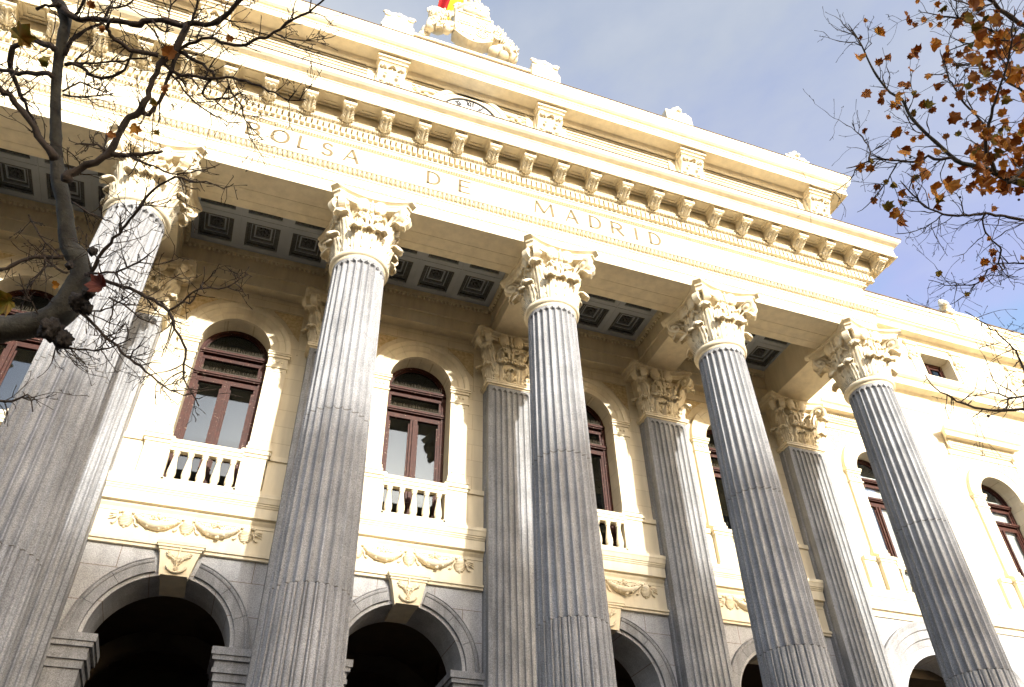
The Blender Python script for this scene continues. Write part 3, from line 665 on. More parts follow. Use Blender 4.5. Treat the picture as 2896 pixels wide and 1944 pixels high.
def keystone():
    mb = MB()
    mb.frust(-.235, .235, 6.10, -.345, .345, 6.56, 2.79, 2.998); mb.box(-.22, .22, 2.998, 3.75, 6.10, 6.19)
    mb.box(-.365, .365, 2.765, 2.94, 6.56, 6.605); mb.box(-.395, .395, 2.74, 2.94, 6.605, 6.65); mb.box(-.415, .415, 2.725, 2.94, 6.65, 6.715)
    for s in (-1, 1): mb.add([(s*.245, 2.785, 6.07), (s*.225, 2.785, 6.07), (s*.315, 2.785, 6.54), (s*.333, 2.785, 6.54), (s*.245, 2.792, 6.07), (s*.225, 2.792, 6.07), (s*.315, 2.792, 6.54), (s*.333, 2.792, 6.54)], [(0, 1, 2, 3), (1, 5, 6, 2), (0, 3, 7, 4), (2, 6, 7, 3), (0, 4, 5, 1)])
    return mb.mesh('keystone', [M['cream']])
def emblem():
    mb = MB(); y = 2.785
    mb.tube([(0, y, 6.10), (0, y-.01, 6.56)], [.016, .014], 8); mb.ell((0, y, 6.57), (.025, .025, .025), 0, 8, 6)
    for s in (-1, 1):
        for k in range(5):
            a = math.radians(18+17*k); l = .10+.035*math.sin(k)
            mb.tube([(s*.07, y, 6.38), (s*(.07+.5*l*math.cos(a)+.03), y-.015, 6.39+.5*l*math.sin(a)), (s*(.075+l*math.cos(a)+.04), y-.008, 6.385+l*math.sin(a)+.02)], [.014, .02, .008], 6)
        mb.tube([(s*.17*math.sin(q), y-.01, 6.26-.135*math.cos(q)) for q in [i*.17 for i in range(10)]], [.022]*8+[.016, .004], 7)
        mb.tube([(s*.035*math.sin(i*.85), y-.01-.008*math.cos(i*.85), 6.16+.022*i) for i in range(12)], .011, 5)
        mb.ell((s*.055, y-.01, 6.345), (.03, .028, .022), 0, 8, 6)
        mb.tube([(s*.05, y, 6.40), (s*.085, y-.015, 6.37), (s*.06, y-.01, 6.33), (s*.03, y, 6.31)], [.018, .022, .02, .01], 6)
    mb.ell((0, y, 6.40), (.045, .03, .05), 0, 9, 6); mb.tube([(-.06, y-.005, 6.30), (.06, y-.005, 6.30)], .012, 5)
    return mb.mesh('emblem', [M['carved']])
me_gar, me_key, me_emb = garland(), keystone(), emblem()
for me_, yy, f in ((me_gar, 2.93, 1.7), (me_emb, 2.785, 2.0)):
    for v_ in me_.vertices:
        if v_.co.y < yy: v_.co.y = yy-(yy-v_.co.y)*f
for b in BAYS:
    a = MB().box(b-1.548, b+1.548, 2.93, 3.2, 6.68, 7.29)
    for o, z0, z1 in ((.05, 6.70, 6.72), (.065, 6.665, 6.70), (.03, 6.61, 6.665)): a.box(b-1.548, b+1.548, 2.93-o, 2.972, z0, z1)
    a.box(b-1.548, b+1.548, 2.915, 2.931, 7.24, 7.258)
    fz = mk('garland_frieze', a, M['cream'], B); link('garland', me_gar, fz, (b, 0, .115))
def arch_ring(r0, outer=False):
    mb = MB()
    if not outer:
        segs = [(.004, PI*.13), (PI*.13, PI*.26), (PI*.26, PI*.415), (PI*.585, PI*.74), (PI*.74, PI*.87), (PI*.87, PI-.004)]
        prof = [(1.235, 3.03), (1.235, 2.905), (1.40, 2.905), (1.405, 2.89), (1.415, 2.885), (1.435, 2.88), (1.455, 2.885), (1.465, 2.89), (1.47, 2.875), (1.485, 2.875), (1.49, 2.89), (1.49, 2.972)]
        for a0, a1 in segs: mb.band(0, 5.0, prof, a0+.003, a1-.003, 8)
        mb.band(0, 5.0, [(1.171, 3.2), (1.171, 3.03), (1.245, 3.03)], 0, PI, 40, ends=False)
    else:
        prof = [(1.6, 3.3), (1.6, 3.0), (1.78, 3.0), (1.80, 2.95), (1.95, 2.95), (1.97, 2.90), (2.15, 2.90), (2.17, 2.86), (2.25, 2.85), (2.28, 2.86), (2.36, 2.83), (2.39, 2.85), (2.39, 2.972)]
        mb.band(0, 4.95, prof, 0, PI, 40)
    return mb
me_ar, me_ar2 = arch_ring(1.12).mesh('granite_arch', [M['granite']]), arch_ring(1.6, True).mesh('granite_arch', [M['granite']])
def impost():
    mb = MB()
    for o, z0, z1 in ((.13, 4.86, 4.985), (.10, 4.78, 4.86), (.05, 4.66, 4.78), (.07, 4.58, 4.66), (.03, 4.45, 4.58)):
        mb.box(-.45-o*.0, .10+o, 2.95-o, 3.92, z0, z1)
    mb.box(-.45, .10, 2.955, 3.92, GZ, 4.45)
    return mb.mesh('impost', [M['granite']])
me_imp = impost()
def mirror_mesh(me):
    m = me.copy(); m.transform(Matrix.Scale(-1, 4, (1, 0, 0))); m.flip_normals(); return m
me_imp2 = mirror_mesh(me_imp)
for b in BAYS:
    ar = link('granite_arch', me_ar, B, (b, 0, 0)); k = link('keystone', me_key, ar, (b, 0, 0)); link('emblem', me_emb, ar, (b, 0, .02))
    link('impost', me_imp, ar, (b-1.13, 0, 0)); link('impost', me_imp2, ar, (b+1.13, 0, 0))
for b in WING: link('granite_arch', me_ar2, B, (b, 0, 0))
# ------------------------------------------------------------ attic over the portico
YA = -.45
a = MB(); a.box(-10.92, 10.92, YA, 3.2, 16.0, 18.3)
for z0, z1, o in ((16.05, 16.35, .10), (16.35, 16.45, .06)): a.box(-10.92, 10.92, YA-o, YA-.001, z0, z1)
for i in range(5):                               # sunk panels between pilasters
    b = BAYS[i]
    if b == 0: continue
    for (h, z0, z1) in ((1.42, 16.6, 17.92), (1.22, 16.8, 17.72)):
        a.box(b-h, b+h, YA-.02, YA-.001, z1-.03, z1); a.box(b-h, b+h, YA-.02, YA-.001, z0, z0+.03); a.box(b-h, b-h+.03, YA-.02, YA-.001, z0+.03, z1-.03); a.box(b+h-.03, b+h, YA-.02, YA-.001, z0+.03, z1-.03)
a.box(-10.92, 10.92, YA-.03, YA-.001, 17.98, 18.06); a.box(-10.92, 10.92, YA-.06, YA-.001, 18.06, 18.16); a.box(-10.92, 10.92, YA-.10, YA-.001, 18.16, 18.3)
mk('attic_wall', a, M['ashlar'], B)
a = MB(); a.sweep_u([(0, 18.15), (.05, 18.19), (.07, 18.25), (.10, 18.30), (.42, 18.31), (.43, 18.285), (.45, 18.285), (.45, 18.52), (.47, 18.525), (.48, 18.55), (.49, 18.56), (.46, 18.60), (.46, 18.615), (.50, 18.62), (.55, 18.66), (.59, 18.73), (.61, 18.82), (.64, 18.88), (.65, 18.89), (.65, 18.97), (0, 19.05)], 10.95, -.60, 3.2)
ACO = mk('attic_cornice', a, M['cream'], B)
a = MB(); a.sweep_u([(.5, 18.985), (.665, 18.975), (.665, 19.0), (0, 19.08)], 10.95, -.60, 3.2); a.box(-10.9, 10.9, -.5, 3.2, 19.0, 19.06); mk('lead_flashing', a, M['flash'], ACO)
def attic_pil():
    mb = MB(); y = YA
    mb.box(-.56, .56, y-.07, y-.001, 16.0, 18.3); mb.box(-.36, .36, y-.17, y-.07, 16.0, 18.3)
    for o, z0, z1 in ((.03, 17.55, 17.60),): mb.box(-.56-o, .56+o, y-.07-o, y-.001, z0, z1)
    for o, z0, z1 in ((.03, 18.12, 18.18), (.06, 18.18, 18.3)): mb.box(-.56-o, .56+o, y-.07-o, y-.001, z0, z1)
    return mb.mesh('attic_pilaster', [M['cream']])
def corbel():
    mb = MB(); y = YA-.17
    pr = [(y, 17.45), (y-.03, 17.50), (y-.06, 17.62), (y-.12, 17.72), (y-.17, 17.85), (y-.19, 18.0), (y-.21, 18.08), (y-.24, 18.10), (y-.24, 18.16), (y-.30, 18.18), (y-.33, 18.305), (y, 18.305)]
    mb.run(pr, -.33, .33); mb.box(-.40, .40, y-.34, y, 18.20, 18.305); mb.box(-.37, .37, y-.28, y, 18.12, 18.20)
    F = frame(0, -1, 0, y)
    leaf(mb, F, 0, .03, 17.52, .40, .40, .12, .06, 2.6)
    for s in (-1, 1):
        leaf(mb, F, s*.21, .03, 17.55, .26, .34, .12, .05, 2.6)
        ribbon(mb, F, [(s*x, z) for x, z in SPIRAL(.24, 17.98, .08, .015, 1.5, PI, 1)], .22, .05, .02, .8)
        mb.ell((s*.33, y-.12, 17.95), (.03, .09, .09), 0, 10, 6); mb.ell((s*.15, y-.20, 17.72), (.05, .04, .04), 0, 8, 6)
    for k in range(9): # scallop
        q = PI*k/8; mb.tube([(0, y-.01, 17.50), (.15*math.cos(q), y-.02, 17.50-.15*math.sin(q)), (.26*math.cos(q), y-.008, 17.50-.24*math.sin(q))], [.015, .022, .01], 5)
    return mb.mesh('corbel', [M['carved']])
me_ap, me_cb = attic_pil(), corbel()
for x in COLX:
    p = link('attic_pilaster', me_ap, B, (x, 0, 0)); link('corbel', me_cb, p, (x, 0, 0))
# clock
a = MB(); ZK = 17.33
a.band(0, ZK, [(.76, YA-.01), (.76, YA-.10), (.92, YA-.10), (.93, YA-.13), (1.0, YA-.15), (1.06, YA-.13), (1.07, YA-.05), (1.07, YA-.001)], -.3, PI+.3, 48)
CLK = mk('clock', a, M['cream'], B, label='round white clock half hidden behind the cornice')
a = MB(); a.poly([(.76*math.cos(2*PI*i/48), ZK+.76*math.sin(2*PI*i/48)) for i in range(48)], YA-.05, YA-.002); mk('clock_face', a, M['white'], CLK)
a = MB(); a.band(0, ZK, [(.735, YA-.05), (.735, YA-.075), (.765, YA-.075), (.765, YA-.05)], -.4, PI+.4, 48)
NUM = {0: 'XII', 1: 'I', 2: 'II', 3: 'III', 9: 'IX', 10: 'X', 11: 'XI'}
for hr, tx in NUM.items():
    th = PI/2-hr*PI/6; n = sum(.10 if c == 'X' else .05 for c in tx); u = -n/2
    er, et = np.array([math.cos(th), math.sin(th)]), np.array([math.sin(th), -math.cos(th)])
    def st(a0, r0, a1, r1, wd):
        P = er*r0+et*a0; Q = er*r1+et*a1; d = (Q-P)/np.linalg.norm(Q-P); nn = np.array([-d[1], d[0]])*wd/2
        a.poly([(q[0], ZK+q[1]) for q in (P+nn, P-nn, Q-nn, Q+nn)], YA-.056, YA-.049)
    for c in tx:
        if c == 'X': st(u+.01, .71, u+.085, .52, .05); st(u+.085, .71, u+.01, .52, .035); u += .10
        else: st(u+.02, .71, u+.02, .52, .045); u += .06
mk('clock_numerals', a, M['iron'], CLK)
a = MB(); a.tube([(0, YA-.065, ZK), (.30, YA-.065, ZK+.62)], [.022, .008], 5); a.tube([(0, YA-.07, ZK), (-.30, YA-.07, ZK+.14)], [.03, .012], 5); mk('clock_hands', a, M['iron'], CLK)
for s in (-1, 1):      # leafy scrolls beside the clock
    a = MB()
    a.tube([(s*.95, YA-.03, 18.02), (s*1.02, YA-.05, 17.98), (s*1.1, YA-.04, 18.0), (s*1.2, YA-.06, 17.95), (s*1.33, YA-.04, 17.92), (s*1.5, YA-.02, 17.93)], [.05, .03, .05, .035, .05, .008], 7)
    for q in ((1.0, 18.04, .05), (1.15, 17.86, .055), (1.24, 18.06, .045), (1.35, 17.85, .05), (1.42, 18.0, .04)): a.ell((s*q[0], YA-.03, q[1]), (q[2]*1.3, .05, q[2]), 0, 9, 6)
    a.tube(SP3(s*1.22, 18.0, .09, s, YA-.04), .022, 6)
    mk('clock_scrollwork', a, M['carved'], CLK)
# ------------------------------------------------------------ crest and roof ornaments
a = MB(); a.box(-2.5, 2.5, -.62, .4, 19.0, 20.18); a.box(-2.55, 2.55, -.66, .45, 20.18, 20.28)
CREST = mk('roof_crest', a, M['cream'], B, label='carved coat of arms with crown above the attic cornice')
a = MB(); y0 = -.86
sh = [(-.60, 21.80), (.50, 21.80), (.50, 20.74)]+[(.50-.55*t, 20.74-.30*math.sin(t*PI/2)) for t in (.25, .5, .75, 1)]+[(-.05-.55*t, 20.44+.30*(1-math.cos(t*PI/2))) for t in (.25, .5, .75, 1)]
a.poly(sh, y0, -.50)
for x0, x1, z0, z1 in ((-.60, .50, 21.75, 21.80), (-.60, -.55, 20.78, 21.75), (.45, .50, 20.78, 21.75), (-.075, -.025, 20.50, 21.75), (-.55, .45, 21.15, 21.20)): a.box(x0, x1, y0-.04, y0, z0, z1)
for k in range(4): a.box(-.50+.11*k, -.445+.11*k, y0-.03, y0, 20.72+.0*k, 21.12)
a.box(-.50, -.16, y0-.04, y0, 21.27, 21.38)                                     # castle
for k in range(3): a.box(-.49+.125*k, -.41+.125*k, y0-.05, y0, 21.38, 21.50+(.08 if k == 1 else 0))
a.ell((.20, y0, 21.45), (.11, .05, .08)); a.ell((.31, y0-.01, 21.57), (.06, .05, .06)); a.tube([(.10, y0-.01, 21.43), (.03, y0-.02, 21.52), (.08, y0-.02, 21.62)], .02, 6)
for q in (.12, .20, .28): a.tube([(q, y0-.01, 21.42), (q+.02, y0-.02, 21.28)], .022, 6)  # lion
for i in range(8):
    q = i*PI/4; a.tube([(.20, y0-.01, 20.92), (.20+.19*math.cos(q), y0-.015, 20.92+.19*math.sin(q))], .017, 5)
for r in (.10, .19): a.band(.20, 20.92, [(r-.015, y0-.03), (r+.015, y0-.03), (r+.015, y0), (r-.015, y0)], 0, 2*PI, 24)   # chains
mk('shield', a, M['carved'], CREST)
a = MB(); cx, cy = -.05, -.5
a.lathe([(.30, 21.82), (.47, 21.86), (.49, 21.92), (.46, 21.94), (.50, 22.12), (.54, 22.14), (.56, 22.2), (.53, 22.23)], cx, cy, 32)
for k in range(20):
    q = 2*PI*k/20; a.ell((cx+.53*math.cos(q), cy+.53*math.sin(q), 22.28), (.055, .055, .075 if k % 2 else .05), 0, 8, 6); a.ell((cx+.50*math.cos(q), cy+.50*math.sin(q), 22.03), (.04, .04, .04), 0, 7, 5)
for k in range(8):
    q = 2*PI*k/8+.2; a.tube([(cx+.52*math.cos(q)*(1-(i/8)**2.2), cy+.52*math.sin(q)*(1-(i/8)**2.2), 22.28+.62*math.sin(i/8*PI/2)) for i in range(9)], .035, 6)
    for i in range(2, 7): a.ell((cx+.56*math.cos(q)*(1-(i/8)**2.2), cy+.56*math.sin(q)*(1-(i/8)**2.2), 22.30+.64*math.sin(i/8*PI/2)), (.045, .045, .045), 0, 7, 5)
a.ell((cx, cy, 22.98), (.10, .10, .10)); a.ell((cx-.2, cy-.40, 21.92), (.16, .10, .11)); a.ell((cx+.2, cy-.40, 21.88), (.16, .10, .11))
mk('crown', a, M['carved'], CREST)
a = MB()   # left supporter: reclining lion bust under a ribbon
a.ell((-1.05, -.68, 21.02), (.30, .25, .36)); a.ell((-1.10, -.84, 21.20), (.18, .16, .20)); a.ell((-1.12, -.97, 21.16), (.08, .08, .08))
for k in range(16): q = 2*PI*k/16; a.ell((-1.10+.19*math.cos(q), -.80, 21.20+.21*math.sin(q)), (.07, .08, .07), 0, 8, 6)
for s in (-1, 1): a.ell((-1.10+s*.06, -.99, 21.24), (.025, .02, .02), 0, 6, 5)
a.tube([(-.85, -.80, 21.0), (-.83, -.90, 20.75), (-.82, -.86, 20.45)], [.11, .10, .11], 8); a.tube([(-1.25, -.80, 20.9), (-1.30, -.86, 20.6), (-1.28, -.84, 20.36)], [.11, .09, .12], 8)
a.ell((-.70, -.72, 20.95), (.12, .12, .16)); a.tube(SP3(-.72, 20.98, .13, 1, -.84), .035, 6); a.ell((-1.4, -.62, 20.35), (.14, .12, .12)); a.ell((-1.33, -.60, 20.62), (.14, .15, .25))
rq = random.Random(6)
for _ in range(70):
    q = rq.uniform(0, 2*PI); r = rq.uniform(.05, .36); x, z = -1.06+r*math.cos(q)*.85, 20.92+r*math.sin(q)*1.5; t = rq.uniform(0, 2*PI)
    a.tube([(x-.05*math.cos(t), -.88-.1*rq.random(), z-.05*math.sin(t)), (x, -.96-.06*rq.random(), z), (x+.06*math.cos(t), -.88, z+.06*math.sin(t))], [.015, .03, .008], 5)
mk('carved_supporter', a, M['carved'], CREST)
a = MB()   # ribbon
nv = 14; P = np.zeros((nv, 3, 3))
for i in range(nv):
    t = i/(nv-1); x = -1.34+.72*t; z = 21.44+.22*t+.03*math.sin(t*5)
    for j in range(3): P[i, j] = (x, -.78-.03*math.sin(t*6), z+.11*j)
a.shell(P, .05); a.ell((-1.34, -.76, 21.5), (.06, .05, .12))
for k, ch in enumerate('BOLSA DE'):
    if ch != ' ': pass
mk('ribbon', a, M['carved'], CREST)
def tiny(ch, x0, z0, s, y, mb):
    seg = {'B': [(0, 0, 0, 1), (0, 1, .6, .9), (.6, .9, .6, .6), (.6, .6, 0, .5), (0, .5, .7, .4), (.7, .4, .7, .1), (.7, .1, 0, 0)], 'O': [(0, .2, 0, .8), (0, .8, .35, 1), (.35, 1, .7, .8), (.7, .8, .7, .2), (.7, .2, .35, 0), (.35, 0, 0, .2)], 'L': [(0, 0, 0, 1), (0, 0, .6, 0)], 'S': [(.6, .9, .1, .95), (.1, .95, .05, .6), (.05, .6, .6, .4), (.6, .4, .55, .05), (.55, .05, 0, .1)], 'A': [(0, 0, .35, 1), (.35, 1, .7, 0), (.15, .4, .55, .4)], 'D': [(0, 0, 0, 1), (0, 1, .6, .7), (.6, .7, .6, .3), (.6, .3, 0, 0)], 'E': [(0, 0, 0, 1), (0, 1, .6, 1), (0, .5, .5, .5), (0, 0, .6, 0)]}
    for (ax, az, bx, bz) in seg.get(ch, []): mb.tube([(x0+ax*s, y, z0+az*s*1.8), (x0+bx*s, y, z0+bz*s*1.8)], .007, 4)
a = MB()
for k, ch in enumerate('BOLSA DE'): tiny(ch, -1.27+.083*k, 21.50+.026*k, .062, -.815, a)
mk('ribbon_lettering', a, M['carved'], CREST)
a = MB()   # right supporter: fruit horn sloping down to a child's head
for x, z, r in ((.66, 21.38, .17), (.78, 21.15, .20), (.62, 21.02, .15), (.90, 20.95, .20), (.78, 20.70, .20), (1.02, 20.72, .21), (.58, 20.55, .16), (1.12, 20.50, .18), (.90, 20.48, .16)): a.ell((x, -.66, z), (r, .2, r), 0, 12, 8)
a.ell((.98, -.88, 20.62), (.14, .13, .16), 0, 14, 10); a.ell((.98, -1.01, 20.60), (.03, .03, .035), 0, 8, 6)
for k in range(12): q = PI*k/11; a.ell((.98+.15*math.cos(q), -.86, 20.66+.15*math.sin(q)), (.05, .06, .05), 0, 8, 6)
a.tube(SP3(.62, 21.02, .13, -1, -.86), .035, 6)
for _ in range(110):
    t0 = rq.random(); x, z = .58+.55*t0+rq.uniform(-.12, .16), 21.45-.95*t0+rq.uniform(-.14, .12); t = rq.uniform(0, 2*PI)
    a.tube([(x-.05*math.cos(t), -.82, z-.05*math.sin(t)), (x, -.91-.04*rq.random(), z), (x+.06*math.cos(t), -.82, z+.06*math.sin(t))], [.015, .032, .008], 5)
for s in (-1, 1): a.ell((.98+s*.05, -.995, 20.65), (.02, .015, .015), 0, 6, 5)
mk('carved_supporter', a, M['carved'], CREST)
def acroterion():
    mb = MB(); mb.box(-.42, .42, -.78, .1, 19.0, 20.20); mb.box(-.38, .38, -.74, .05, 20.2, 20.62); mb.box(-.41, .41, -.77, .08, 20.17, 20.25)
    mb.poly([(-.38, 20.62), (.38, 20.62), (.30, 20.72), (.16, 20.80), (0, 20.83), (-.16, 20.80), (-.30, 20.72)], -.74, .05)
    for s in (-1, 1): mb.tube(SP3(s*.33, 20.62, .11, s, -.76), .03, 6); mb.box(*sorted((s*.20, s*.23)), -.755, -.74, 20.27, 20.6)
    mb.ell((0, -.72, 20.72), (.12, .08, .10)); 
    return mb.mesh('acroterion', [M['cream']])
def finial():
    mb = MB(); mb.box(-.42, .42, -.85, 0, 19.05, 20.16); mb.box(-.38, .38, -.82, -.05, 20.16, 20.26)
    rnd = random.Random(2)
    for k in range(16): q = 2*PI*k/16; r = .17+.06*rnd.random(); mb.ell((.1+r*math.cos(q), -.6+.1*math.sin(3*q), 20.42+r*math.sin(q)*.8), (.09, .11, .08), 0, 9, 7)
    mb.ell((.1, -.66, 20.40), (.16, .17, .19), 0, 12, 8); mb.ell((.08, -.83, 20.36), (.07, .07, .07), 0, 8, 6); mb.ell((0.02, -.62, 20.62), (.06, .06, .10), 0, 8, 6)
    return mb.mesh('roof_ornament', [M['carved']])
me_ac, me_fn = acroterion(), finial()
for s in (-2.1, 2.1): link('acroterion', me_ac, B, (s, 0, 0))
link('roof_ornament', me_fn, B, (6.22, 0, .0)); link('roof_ornament', me_fn, B, (10.25, 0, -.35)); link('roof_ornament', me_fn, B, (-6.3, 0, 0))
# ------------------------------------------------------------ right wing trim
a = MB(); W1 = 34
a.run([(3.0, 14.92), (2.97, 14.95), (2.93, 15.0), (2.70, 15.02), (2.69, 15.0), (2.67, 15.0), (2.67, 15.20), (2.65, 15.21), (2.65, 15.235), (2.68, 15.26), (2.68, 15.27), (2.63, 15.275), (2.56, 15.33), (2.52, 15.42), (2.50, 15.45), (2.50, 15.52), (3.0, 15.6)], 10.95, W1)
a.run([(3.0, 14.28), (2.97, 14.30), (2.95, 14.35), (3.0, 14.36)], 11.05, W1)
mk('string_cornice', a, M['cream'], B)
a = MB()
a.run([(3.0, 17.5), (2.95, 17.54), (2.93, 17.58), (2.72, 17.60), (2.71, 17.58), (2.69, 17.58), (2.66, 17.66), (2.60, 17.74), (2.53, 17.78), (2.52, 17.82), (2.55, 17.85), (2.55, 17.86), (2.50, 17.87), (2.48, 17.93), (2.46, 17.98), (3.0, 18.06)], 10.95, W1)
mk('wing_cornice', a, M['cream'], B)
a = MB(); a.box(10.95, W1, 2.98, 3.6, 18.0, 19.36); a.box(10.95, W1, 2.94, 2.98, 19.0, 19.04); a.box(10.95, W1, 2.93, 2.98, 19.2, 19.36); a.box(19.5, 20.9, 2.90, 3.6, 18.0, 19.42)
a.box(19.2, 20.7, 2.85, 3.6, 19.42, 19.52)
PAR = mk('roof_parapet', a, M['cream'], B)
a = MB(); a.box(10.95, 19.2, 2.90, 3.6, 19.362, 19.40); a.box(20.9, W1, 2.90, 3.6, 19.362, 19.40); mk('lead_flashing', a, M['flash'], PAR)
a = MB(); a.ell((19.45, 3.1, 19.72), (.2, .22, .22)); a.ell((19.28, 2.92, 19.80), (.16, .16, .18)); a.ell((19.18, 2.78, 19.72), (.09, .10, .08)); a.ell((19.7, 3.2, 19.72), (.3, .25, .25)); a.ell((20.05, 3.2, 19.6), (.25, .2, .14)); a.ell((19.3, 3.0, 20.02), (.08, .08, .12))
for k in range(10): q = 2*PI*k/10; a.ell((19.40+.17*math.cos(q), 2.98, 19.84+.2*math.sin(q)), (.08, .1, .08), 0, 8, 6)
mk('roof_ornament', a, M['carved'], B, label='small carved lion at the end of the wing parapet')
def hood():
    mb = MB()
    pr = [(2.998, 13.06), (2.95, 13.07), (2.95, 13.10), (2.92, 13.11), (2.92, 13.13), (2.90, 13.13), (2.90, 13.28), (2.86, 13.29), (2.84, 13.33), (2.70, 13.335), (2.69, 13.32), (2.67, 13.32), (2.67, 13.47), (2.65, 13.48), (2.65, 13.495), (2.62, 13.50), (2.58, 13.55), (2.57, 13.60), (2.56, 13.61), (2.56, 13.65), (2.998, 13.69)]
    n = len(pr); vs = []
    for s in (-1, 1):
        for y, z in pr: vs.append((s*(1.24+(2.998-y)*.75), y, z))
    mb.add(vs, [(i, i+1, n+i+1, n+i) for i in range(n-1)]+[tuple(range(n)), tuple(range(2*n-1, n-1, -1))])
    for i in range(38): mb.box(-1.27+.067*i, -1.27+.067*i+.042, 2.862, 2.90, 13.165, 13.275)
    mb.box(-1.30, 1.30, 2.965, 2.998, 12.86, 12.90)
    for s in (-1, 1): mb.box(*sorted((s*1.26, s*1.30)), 2.96, 2.998, 12.90, 13.06); mb.ell((s*1.3, 2.96, 12.86), (.05, .04, .05), 0, 8, 6); mb.ell((s*1.26, 2.9, 13.1), (.05, .06, .08), 0, 8, 6)
    return mb.mesh('window_hood', [M['cream']])
def mezz():
    mb = MB(); mb.box(-.65, -.57, 3.40, 3.5, 15.5, 17); mb.box(.57, .65, 3.40, 3.5, 15.5, 17); mb.box(-.57, .57, 3.40, 3.5, 16.88, 17); mb.box(-.05, .05, 3.39, 3.5, 15.5, 16.88)
    for s in (-1, 1): mb.box(*sorted((s*.57, s*.51)), 3.43, 3.5, 15.5, 16.88); mb.box(*sorted((s*.05, s*.57)), 3.43, 3.5, 16.80, 16.88)
    return mb.mesh('small_window', [M['wood']])
def mezz_trim():
    mb = MB()
    for s in (-1, 1):
        mb.box(*sorted((s*.80, s*1.15)), 2.96, 2.998, 15.55, 17.22); mb.box(*sorted((s*.74, s*1.18)), 2.93, 2.998, 16.60, 16.66); mb.box(*sorted((s*.72, s*1.20)), 2.91, 2.998, 17.22, 17.34)
        for k in range(8): mb.ell((s*(.78+.05*k), 2.93, 16.84+.10*math.sin(k*2.3)), (.055, .05, .06), 0, 8, 6)
        mb.ell((s*1.18, 2.93, 17.3), (.06, .06, .08), 0, 8, 6); mb.ell((s*1.19, 2.94, 16.65), (.06, .05, .09), 0, 8, 6)
    mb.box(-1.2, 1.2, 2.95, 2.998, 17.34, 17.40)
    return mb.mesh('small_window_surround', [M['carved']])
me_hood, me_mz, me_mt = hood(), mezz(), mezz_trim()
me_mg = MB().box(-.57, .57, 3.46, 3.475, 15.5, 16.9).mesh('pane', [M['glass']]); me_mb = MB().box(-.7, .7, 3.8, 3.82, 15.3, 17.2).mesh('dark_interior', [M['unlit_room']])
for b in WING:
    link('window_hood', me_hood, B, (b, 0, 0)); m = link('small_window', me_mz, B, (b, 0, 0)); link('pane', me_mg, m, (b, 0, 0)); link('dark_interior', me_mb, m, (b, 0, 0)); link('small_window_surround', me_mt, B, (b, 0, 0))
# ------------------------------------------------------------ flag
FL = empty('flag', (-.75, -.1, 19.1), label='red and yellow striped flag flying behind the carved crest', cat='flag')
mk('flagpole', MB().tube([(-.30, .1, 19.1), (-.30, .1, 25.9)], [.05, .035], 8), M['white'], FL)
nv, nu = 22, 17; P = np.zeros((nv, nu, 3))
for i in range(nv):
    for j in range(nu):
        u = j/(nu-1); v = i/(nv-1); fold = .09*math.sin(u*10+v*1.4)
        xl, xr = -.80-.22*v**.8, .10-.58*v
        P[i, j] = (xl+(xr-xl)*u, -.22+fold, 25.0-2.62*v+.10*math.sin(u*5)-.16*u)
a = MB(); a.shell(P, .012)
k = (nv-1)*(nu-1)*2
fi = 0
for i in range(nv-1):
    for j in range(nu-1):
        mi = 1 if (j < 7 or j >= 14) else 0
        a.m[fi] = mi; a.m[fi+1] = mi; fi += 2
mk('flag_cloth', a, [M['yellow'], M['red']], FL)
# ------------------------------------------------------------ building across the street that shades the lower facade
O = empty('apartment_block', (-15, -100, GZ), label='tall rendered apartment block with slate roof across the street', cat='building')
a = MB(); a.box(-45, 14.6, -116, -100, GZ, 39.35); a.box(14.6, 26.0, -116, -100.5, GZ, 39.4)
for z in range(5, 38, 4): a.box(-45, 14.6, -99.9, -99.999, z-.3, z)
mk('wall', a, M['render'], O)
a = MB(); a.add([(-45.3, -99.6, 39.35), (14.8, -99.6, 39.35), (14.0, -103, 41.2), (-44, -103, 41.2), (-45.3, -116, 39.35), (14.8, -116, 39.35)], [(0, 1, 2, 3), (3, 2, 5, 4), (0, 3, 4), (1, 5, 2), (0, 4, 5, 1)])
a.add([(14.3, -100, 39.4), (26.3, -100, 39.4), (22.6, -105, 42.7), (18.0, -105, 42.7), (14.3, -116, 39.4), (26.3, -116, 39.4)], [(0, 1, 2, 3), (3, 2, 5, 4), (0, 3, 4), (1, 5, 2), (0, 4, 5, 1)])
rf = mk('roof', a, M['roof'], O)
mk('chimney', MB().box(2, 3.4, -104, -102.6, 39, 41.0), M['render'], rf); mk('chimney', MB().box(-14, -12.4, -104, -102.6, 39, 41.2), M['render'], rf)
me_w = MB().box(-.6, .6, -99.995, -99.95, 0, 2.1).mesh('window', [M['iron']])
for i in range(12):
    for k in range(9): link('window', me_w, O, (-42+4.9*i, 0, 1.5+4*k))
